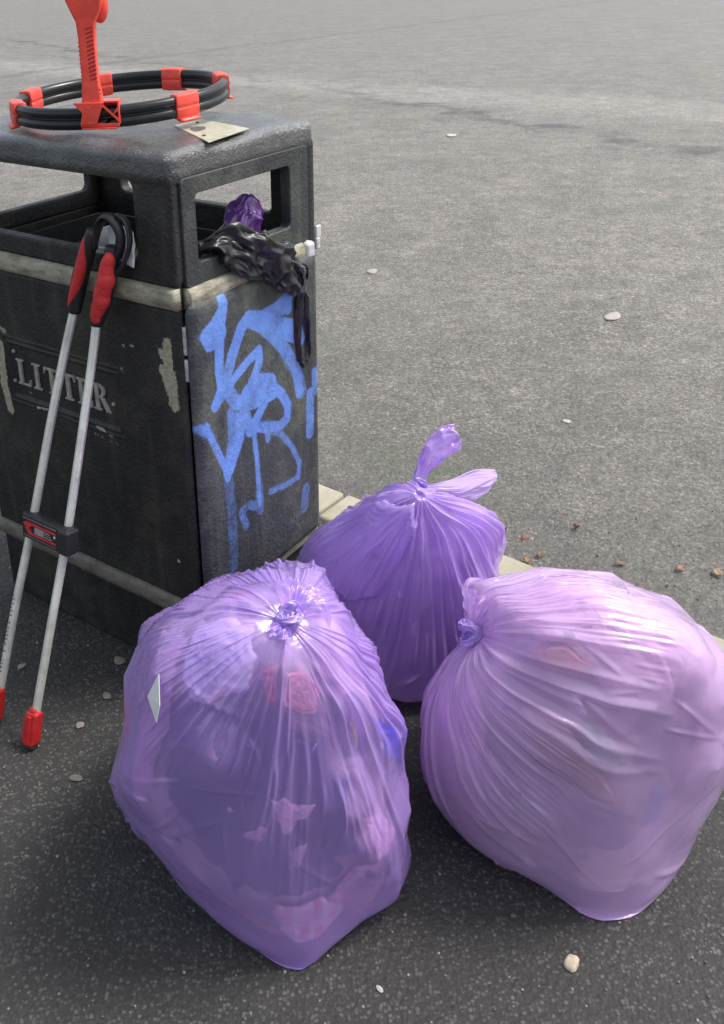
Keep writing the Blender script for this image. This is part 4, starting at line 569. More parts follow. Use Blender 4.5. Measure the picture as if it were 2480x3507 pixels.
BODY_R = (29, 44, '''291,1242,390 291,1242,390 291,1242,390 291,1242,390 291,1242,390 291,1242,390 291,1242,390 291,1242,390 291,1242,390 291,1242,390 291,1242,390 291,1242,390 291,1242,390 291,1242,390 291,1242,390 291,1242,390 291,1242,390 291,1242,390 291,1242,390 291,1242,390 291,1242,390 291,1242,390 291,1242,390 291,1242,390 291,1242,390 291,1242,390 291,1242,390 291,1242,390 291,1242,390 291,1242,390 291,1242,390 291,1242,390 291,1242,390 291,1242,390 291,1242,390 291,1242,390 291,1242,390 291,1242,390 291,1242,390 291,1242,390 291,1242,390 291,1242,390 291,1242,390 291,1242,390 286,1210,396 289,1210,400 292,1211,404 295,1212,407 297,1214,410 297,1217,413 296,1220,415 295,1224,417 295,1228,419 294,1233,420 294,1237,420 294,1242,420 293,1247,419 292,1252,417 292,1256,415 291,1260,412 291,1264,409 290,1267,405 290,1270,402 289,1272,397 289,1274,393 288,1275,389 288,1275,385 289,1275,380 289,1274,376 290,1272,373 289,1270,370 287,1267,367 284,1264,366 282,1261,364 279,1257,363 277,1253,363 275,1249,363 273,1244,364 271,1239,365 270,1235,366 269,1231,368 270,1226,371 271,1223,374 272,1219,377 274,1216,381 277,1214,384 280,1212,388 283,1211,392 280,1179,399 288,1180,407 295,1181,415 301,1184,422 305,1187,428 305,1193,434 304,1199,439 304,1207,444 303,1215,447 302,1224,449 301,1234,450 300,1243,449 299,1253,447 297,1263,444 296,1271,440 295,1280,434 293,1287,428 292,1294,421 291,1299,413 290,1303,404 289,1306,396 289,1308,387 288,1308,378 287,1308,370 288,1305,363 289,1302,355 289,1298,349 284,1293,345 279,1286,341 272,1280,338 265,1272,336 257,1263,335 251,1255,334 247,1245,334 245,1236,335 244,1227,338 243,1218,341 245,1210,346 247,1202,351 250,1196,358 255,1190,365 260,1186,373 266,1182,382 273,1180,391 281,1149,398 291,1150,411 301,1152,424 311,1156,434 318,1162,444 317,1170,453 317,1179,462 316,1190,468 315,1203,474 314,1217,477 315,1230,476 318,1244,473 320,1257,468 319,1271,462 317,1285,455 312,1298,449 306,1310,442 300,1320,434 296,1329,423 293,1335,411 291,1339,398 290,1341,385 290,1342,372 289,1340,359 289,1337,348 290,1331,337 290,1325,328 283,1317,322 274,1308,316 261,1298,312 249,1286,308 240,1273,304 233,1259,302 227,1245,301 225,1231,302 224,1217,304 225,1204,309 229,1192,315 234,1181,323 240,1172,333 247,1164,344 255,1157,356 263,1153,370 272,1150,384 292,1122,392 302,1123,411 313,1126,428 325,1131,444 334,1138,457 333,1148,470 333,1161,481 333,1175,490 341,1190,492 346,1205,491 349,1222,488 351,1240,482 352,1258,476 352,1276,467 350,1294,458 346,1310,449 341,1326,438 334,1341,428 323,1354,419 307,1365,411 298,1372,398 295,1375,381 294,1375,364 294,1372,348 293,1367,333 293,1361,319 294,1352,307 284,1342,298 269,1330,291 251,1316,285 238,1300,278 225,1282,272 217,1264,268 211,1245,265 210,1226,265 212,1207,268 217,1190,273 224,1174,281 232,1160,292 242,1149,305 252,1139,320 262,1131,336 272,1126,354 282,1122,373 313,1097,384 323,1099,407 332,1103,430 343,1109,450 353,1118,467 353,1130,483 356,1144,497 363,1159,502 368,1177,505 371,1197,504 374,1218,500 376,1239,493 377,1261,484 377,1283,474 375,1305,462 372,1325,449 368,1344,436 361,1361,423 352,1376,410 341,1389,397 322,1400,388 306,1407,376 302,1407,356 301,1403,335 300,1397,317 299,1389,300 300,1378,285 286,1365,275 265,1351,266 244,1333,257 227,1313,247 215,1291,239 205,1267,232 202,1243,228 202,1220,227 207,1197,230 214,1176,236 224,1157,246 237,1141,260 250,1127,276 264,1116,295 277,1107,316 290,1102,338 302,1098,361 338,1078,375 349,1079,403 358,1084,429 366,1091,453 375,1101,474 377,1114,493 383,1129,505 387,1147,514 391,1168,517 394,1190,516 397,1215,511 399,1240,502 399,1266,492 399,1291,479 398,1316,465 395,1340,449 391,1362,433 386,1382,416 378,1399,400 367,1414,385 353,1425,371 330,1434,362 315,1437,345 311,1433,323 310,1426,301 308,1416,281 308,1403,264 290,1389,252 262,1371,240 239,1350,228 220,1326,215 207,1299,204 200,1271,195 198,1242,189 199,1214,187 206,1187,190 216,1162,198 230,1140,210 246,1122,227 264,1107,247 282,1096,270 298,1087,295 313,1082,322 327,1078,348 367,1062,367 377,1064,397 386,1069,426 393,1077,453 400,1087,478 404,1101,498 408,1117,513 411,1137,522 415,1160,525 418,1185,522 420,1212,515 423,1241,504 424,1269,491 423,1298,477 422,1327,463 418,1355,447 414,1380,428 409,1402,409 402,1421,390 392,1436,372 379,1448,356 361,1457,342 334,1463,332 325,1460,309 323,1452,285 320,1441,263 318,1427,243 296,1412,229 264,1392,214 237,1367,198 217,1338,182 206,1307,168 200,1275,157 198,1242,149 201,1209,147 210,1178,150 223,1149,159 242,1125,175 262,1106,195 283,1090,220 304,1079,248 323,1071,277 340,1066,307 354,1063,337 395,1051,358 405,1053,390 414,1058,422 420,1066,451 426,1077,478 429,1091,500 432,1109,517 435,1130,526 438,1154,529 440,1182,525 443,1211,516 445,1242,503 446,1273,489 446,1305,473 445,1336,455 443,1367,437 438,1395,420 431,1420,401 425,1440,380 416,1457,360 404,1469,342 388,1477,325 364,1483,313 343,1483,295 338,1475,269 334,1464,244 331,1450,222 305,1433,206 270,1411,188 241,1383,169 220,1351,149 210,1316,132 205,1279,119 204,1241,110 209,1204,106 220,1169,110 238,1138,121 259,1113,141 283,1092,166 306,1076,194 328,1065,226 349,1058,259 367,1053,292 382,1051,325 422,1039,339 433,1043,376 442,1050,414 447,1059,448 452,1070,476 455,1084,500 457,1103,518 458,1125,528 459,1151,530 461,1180,525 464,1212,514 466,1245,500 467,1278,483 468,1312,466 467,1346,447 466,1378,427 462,1409,408 455,1435,389 447,1458,370 438,1474,348 427,1487,328 413,1495,310 393,1501,294 363,1503,281 356,1496,254 351,1485,227 346,1471,202 317,1454,184 280,1430,163 249,1399,139 230,1363,117 221,1324,98 217,1283,82 217,1242,71 224,1201,67 237,1163,72 258,1130,87 281,1102,109 306,1080,136 332,1065,170 355,1054,205 376,1047,240 394,1043,274 409,1040,306 452,1033,326 461,1039,371 467,1046,410 473,1054,443 477,1065,473 479,1080,498 480,1099,517 480,1122,527 480,1149,528 481,1180,522 483,1213,510 485,1248,494 487,1283,477 488,1319,457 488,1355,437 487,1389,416 484,1421,396 478,1448,376 470,1471,357 459,1489,337 449,1502,316 436,1510,296 419,1515,278 390,1518,265 375,1513,239 369,1503,210 364,1489,184 332,1472,162 293,1446,138 263,1413,111 246,1375,86 237,1332,64 234,1288,48 236,1244,35 245,1200,32 262,1160,39 282,1123,53 307,1094,78 333,1072,111 359,1056,146 382,1044,181 402,1036,214 421,1030,245 438,1030,284 479,1033,323 486,1039,367 492,1044,404 497,1052,437 502,1063,468 503,1078,494 503,1097,514 501,1121,524 501,1149,526 501,1181,518 502,1216,505 503,1252,487 505,1289,468 507,1326,448 508,1363,426 507,1399,405 504,1431,384 499,1459,364 491,1482,344 481,1501,325 470,1513,305 458,1522,283 442,1527,264 420,1530,247 397,1528,225 390,1518,195 383,1505,166 350,1488,143 312,1461,115 284,1427,85 268,1386,57 260,1341,34 259,1294,16 264,1247,5 275,1201,3 290,1158,7 312,1120,25 337,1090,52 363,1066,85 387,1047,117 409,1033,147 431,1024,181 452,1023,223 468,1026,271 503,1034,318 510,1039,360 516,1044,396 522,1051,431 525,1062,462 526,1077,489 525,1097,510 522,1121,520 520,1150,521 519,1183,513 519,1219,498 521,1257,479 523,1295,459 525,1333,438 526,1372,416 526,1408,393 523,1440,372 519,1468,352 511,1491,332 502,1509,313 490,1522,294 479,1531,272 465,1536,251 446,1538,232 420,1539,213 412,1530,181 405,1518,151 372,1500,125 337,1474,94 311,1438,62 296,1396,32 290,1349,8 288,1290,3 292,1233,3 302,1182,3 319,1143,3 345,1119,3 369,1087,27 392,1060,54 416,1037,79 441,1023,113 464,1019,158 483,1021,210 495,1029,269 527,1037,312 533,1040,352 540,1045,388 545,1052,423 549,1063,455 548,1078,482 547,1099,503 543,1124,513 539,1154,513 537,1188,505 537,1224,490 538,1262,471 540,1301,449 542,1341,427 544,1380,404 544,1416,382 542,1448,361 537,1475,340 530,1498,321 521,1515,302 511,1528,282 498,1537,263 486,1542,241 470,1545,219 444,1547,200 435,1539,168 428,1527,137 396,1510,110 364,1484,77 343,1448,43 330,1405,12 321,1343,3 323,1288,3 330,1236,3 337,1181,3 351,1132,3 374,1103,3 400,1080,3 424,1052,14 450,1031,44 476,1021,90 497,1019,145 511,1026,210 520,1032,266 550,1040,304 557,1043,343 563,1048,380 568,1055,414 571,1067,446 570,1083,473 567,1103,493 563,1129,503 559,1160,504 555,1194,494 554,1231,479 555,1269,461 557,1308,439 559,1348,416 561,1387,393 561,1423,371 559,1455,350 555,1482,330 548,1503,310 540,1520,291 530,1532,272 518,1541,253 506,1546,231 492,1550,208 472,1551,187 458,1545,158 451,1534,126 423,1517,97 396,1491,62 378,1455,28 366,1407,3 363,1355,3 366,1304,3 371,1249,3 380,1196,3 390,1141,3 402,1086,3 423,1049,3 454,1034,3 488,1031,23 511,1024,77 527,1027,145 536,1032,209 544,1036,260 574,1044,296 580,1048,334 585,1053,370 590,1061,403 593,1073,435 591,1090,461 587,1111,480 583,1137,491 578,1168,491 574,1202,482 572,1239,467 572,1277,448 573,1316,428 575,1356,405 577,1394,382 578,1430,360 576,1461,339 572,1487,320 565,1507,300 557,1523,281 548,1535,263 537,1543,243 526,1549,222 514,1552,199 499,1553,175 483,1549,148 476,1538,116 451,1521,86 430,1495,52 416,1461,18 407,1415,3 406,1367,3 408,1317,3 414,1265,3 421,1210,3 427,1147,3 431,1071,3 453,1031,3 488,1025,3 526,1038,13 543,1034,79 553,1037,148 561,1038,204 567,1041,254 597,1051,286 603,1056,323 607,1062,359 612,1071,391 614,1083,421 612,1100,447 606,1122,465 604,1148,475 597,1179,475 594,1213,468 590,1249,453 589,1286,435 590,1324,415 592,1363,394 593,1400,371 594,1435,349 592,1465,329 588,1490,309 582,1510,291 575,1525,272 566,1536,253 556,1544,234 546,1550,213 535,1553,190 523,1553,166 507,1549,140 501,1539,109 481,1522,78 465,1497,45 454,1464,12 449,1424,3 449,1379,3 451,1330,3 456,1278,3 459,1217,3 461,1142,3 469,1072,3 489,1030,3 525,1032,3 560,1052,18 571,1049,87 579,1047,147 586,1047,200 591,1049,246 620,1061,277 624,1066,313 629,1073,347 632,1083,378 634,1096,406 632,1114,430 625,1135,447 621,1162,456 616,1192,457 612,1225,450 609,1259,438 606,1295,421 607,1332,402 608,1369,381 610,1406,360 609,1438,339 608,1467,319 604,1491,300 598,1510,281 591,1525,263 583,1536,244 575,1544,225 565,1550,205 556,1553,182 546,1552,158 533,1548,133 526,1538,103 510,1521,73 499,1497,41 492,1465,11 489,1428,7 489,1386,5 491,1341,3 493,1284,3 493,1212,3 499,1146,3 511,1087,3 529,1045,3 565,1059,3 589,1072,33 598,1064,91 605,1059,145 610,1058,194 615,1059,238 642,1075,267 645,1080,302 649,1088,333 652,1098,363 652,1112,389 651,1130,411 643,1151,427 639,1177,435 635,1206,437 630,1238,431 627,1271,421 625,1305,406 624,1340,388 624,1375,369 625,1409,349 625,1440,329 623,1468,309 619,1491,291 614,1509,272 608,1523,254 601,1534,236 593,1542,217 585,1548,196 577,1551,174 568,1550,151 559,1545,125 552,1535,97 541,1519,69 533,1495,39 528,1465,12 526,1430,10 526,1389,8 526,1341,3 526,1278,3 532,1219,3 542,1164,3 555,1116,3 572,1084,3 603,1100,3 616,1092,45 624,1081,95 629,1075,144 633,1072,189 638,1072,229 663,1092,257 664,1097,290 668,1105,319 669,1116,347 669,1130,371 668,1148,390 660,1169,405 655,1194,412 652,1221,415 647,1251,410 644,1282,402 643,1314,390 641,1347,373 640,1380,355 640,1411,337 640,1440,318 638,1466,300 634,1488,282 630,1505,264 624,1519,246 618,1530,228 611,1538,209 605,1544,189 598,1547,168 591,1546,145 584,1541,120 578,1530,94 571,1514,66 566,1492,40 563,1464,14 561,1429,9 560,1387,3 561,1337,3 566,1287,3 573,1239,3 585,1198,3 599,1165,3 613,1136,3 634,1132,14 642,1114,55 647,1102,100 652,1094,143 656,1090,183 660,1089,221 681,1113,247 683,1118,277 684,1126,305 685,1137,329 684,1151,351 683,1168,368 675,1189,381 670,1212,389 667,1237,391 665,1265,388 660,1293,381 659,1323,371 658,1353,358 656,1383,342 655,1412,325 654,1438,307 652,1462,290 649,1483,273 645,1500,256 640,1513,239 635,1524,221 630,1532,202 625,1537,183 619,1540,162 614,1538,140 609,1533,116 604,1523,92 600,1508,66 597,1486,40 596,1458,14 596,1426,5 597,1389,3 601,1349,3 606,1312,3 614,1276,3 624,1241,3 636,1208,3 649,1179,3 658,1157,32 664,1139,68 669,1126,105 673,1116,142 677,1111,179 680,1110,213 697,1137,237 699,1142,264 699,1150,289 699,1160,311 697,1174,330 696,1190,346 689,1209,357 684,1230,364 680,1253,366 678,1278,365 676,1304,360 673,1331,351 672,1358,340 671,1385,327 669,1411,312 668,1435,296 665,1456,280 663,1475,264 659,1491,247 656,1504,231 652,1514,214 648,1522,196 644,1527,177 640,1529,157 637,1528,137 633,1523,115 630,1513,92 628,1499,70 627,1479,49 627,1455,28 628,1426,14 629,1395,14 632,1362,14 637,1328,14 644,1295,13 653,1263,13 662,1233,13 671,1206,25 678,1184,51 684,1166,80 689,1152,111 693,1142,143 695,1136,175 697,1135,207 711,1164,227 712,1169,251 711,1176,273 711,1186,292 708,1198,309 707,1213,322 702,1230,332 696,1249,339 692,1269,341 690,1291,341 689,1314,337 687,1337,331 685,1361,321 684,1385,310 683,1408,298 681,1429,284 679,1448,270 676,1465,255 674,1480,239 671,1492,224 668,1502,207 665,1509,191 663,1514,173 660,1515,155 658,1514,136 656,1508,116 655,1499,96 653,1486,77 653,1469,59 653,1448,43 654,1423,29 657,1396,21 659,1367,21 664,1338,22 669,1309,22 676,1281,22 683,1255,33 689,1231,49 695,1211,69 701,1193,92 705,1180,118 708,1171,146 710,1165,173 710,1163,201 722,1194,217 722,1198,238 721,1204,256 720,1213,273 717,1223,287 715,1236,299 712,1251,308 707,1267,313 703,1285,316 701,1303,316 699,1323,313 699,1343,309 698,1364,302 696,1384,292 694,1403,282 693,1422,270 691,1438,258 690,1453,245 688,1466,231 686,1477,217 684,1486,202 682,1493,186 681,1496,170 679,1497,154 678,1496,137 677,1491,120 677,1482,103 676,1471,87 676,1456,72 677,1438,60 678,1417,50 680,1394,43 682,1370,39 686,1345,39 690,1321,42 694,1297,48 700,1275,58 705,1255,70 710,1237,87 714,1222,106 718,1210,127 720,1202,150 721,1196,173 721,1194,196 730,1226,209 729,1229,225 728,1234,240 727,1241,254 724,1249,266 723,1260,275 721,1272,282 716,1285,288 713,1300,290 710,1315,291 709,1331,289 708,1348,286 707,1365,280 707,1381,273 706,1397,265 704,1412,256 703,1426,245 702,1439,234 700,1450,222 699,1459,209 698,1467,196 697,1472,183 696,1475,169 695,1475,155 695,1474,141 696,1469,127 695,1462,113 696,1452,101 696,1439,89 696,1425,80 698,1408,72 699,1390,67 701,1371,65 704,1351,65 707,1331,68 710,1312,74 714,1295,82 717,1278,93 721,1263,106 724,1251,121 726,1241,138 727,1234,156 728,1229,174 729,1226,191 734,1259,201 733,1261,213 733,1264,225 731,1269,235 729,1276,244 728,1284,252 727,1293,257 725,1304,262 721,1315,264 719,1327,265 717,1339,264 716,1352,261 715,1365,258 714,1377,252 714,1390,246 713,1401,239 712,1412,231 712,1422,222 711,1431,212 710,1438,202 710,1443,191 709,1447,181 709,1450,170 709,1450,159 710,1448,148 711,1444,137 711,1438,127 711,1431,117 711,1421,109 712,1410,102 713,1397,97 714,1384,94 715,1370,93 717,1355,94 719,1340,96 721,1326,101 723,1313,108 725,1300,116 727,1289,126 729,1280,137 731,1272,149 732,1266,162 734,1262,175 734,1260,188 735,1292,194 735,1293,202 735,1295,210 734,1299,217 733,1303,223 732,1308,228 731,1315,232 730,1322,235 729,1329,237 727,1338,238 726,1346,238 724,1355,236 723,1364,234 722,1372,230 722,1381,226 721,1389,221 721,1396,215 720,1403,209 720,1409,202 720,1414,195 720,1417,187 720,1420,180 721,1421,172 721,1421,164 722,1420,157 722,1417,150 722,1413,143 722,1408,137 723,1401,132 723,1394,127 724,1385,124 725,1376,123 726,1367,122 727,1357,123 728,1348,125 729,1338,128 730,1329,132 731,1321,138 732,1314,144 733,1307,152 734,1302,160 735,1298,168 735,1295,177 735,1293,185 736,1325,187 735,1326,191 735,1327,195 734,1328,199 734,1331,202 734,1333,204 733,1336,207 733,1340,208 733,1344,209 732,1348,210 732,1353,210 732,1357,209 731,1362,208 731,1366,206 730,1370,204 730,1375,202 729,1378,199 729,1382,195 729,1385,192 729,1387,188 729,1389,184 729,1390,180 729,1390,176 729,1390,172 729,1390,168 729,1388,164 729,1386,161 730,1383,158 730,1380,156 731,1376,154 731,1372,152 731,1368,152 732,1363,151 732,1358,152 733,1354,153 733,1349,155 734,1345,157 734,1340,160 734,1337,163 735,1333,166 735,1331,170 735,1328,174 736,1327,179 736,1326,183 733,1358,181 733,1358,181 733,1358,181 733,1358,181 733,1358,181 733,1358,181 733,1358,181 733,1358,181 733,1358,181 733,1358,181 733,1358,181 733,1358,181 733,1358,181 733,1358,181 733,1358,181 733,1358,181 733,1358,181 733,1358,181 733,1358,181 733,1358,181 733,1358,181 733,1358,181 733,1358,181 733,1358,181 733,1358,181 733,1358,181 733,1358,181 733,1358,181 733,1358,181 733,1358,181 733,1358,181 733,1358,181 733,1358,181 733,1358,181 733,1358,181 733,1358,181 733,1358,181 733,1358,181 733,1358,181 733,1358,181 733,1358,181 733,1358,181 733,1358,181 733,1358,181''')
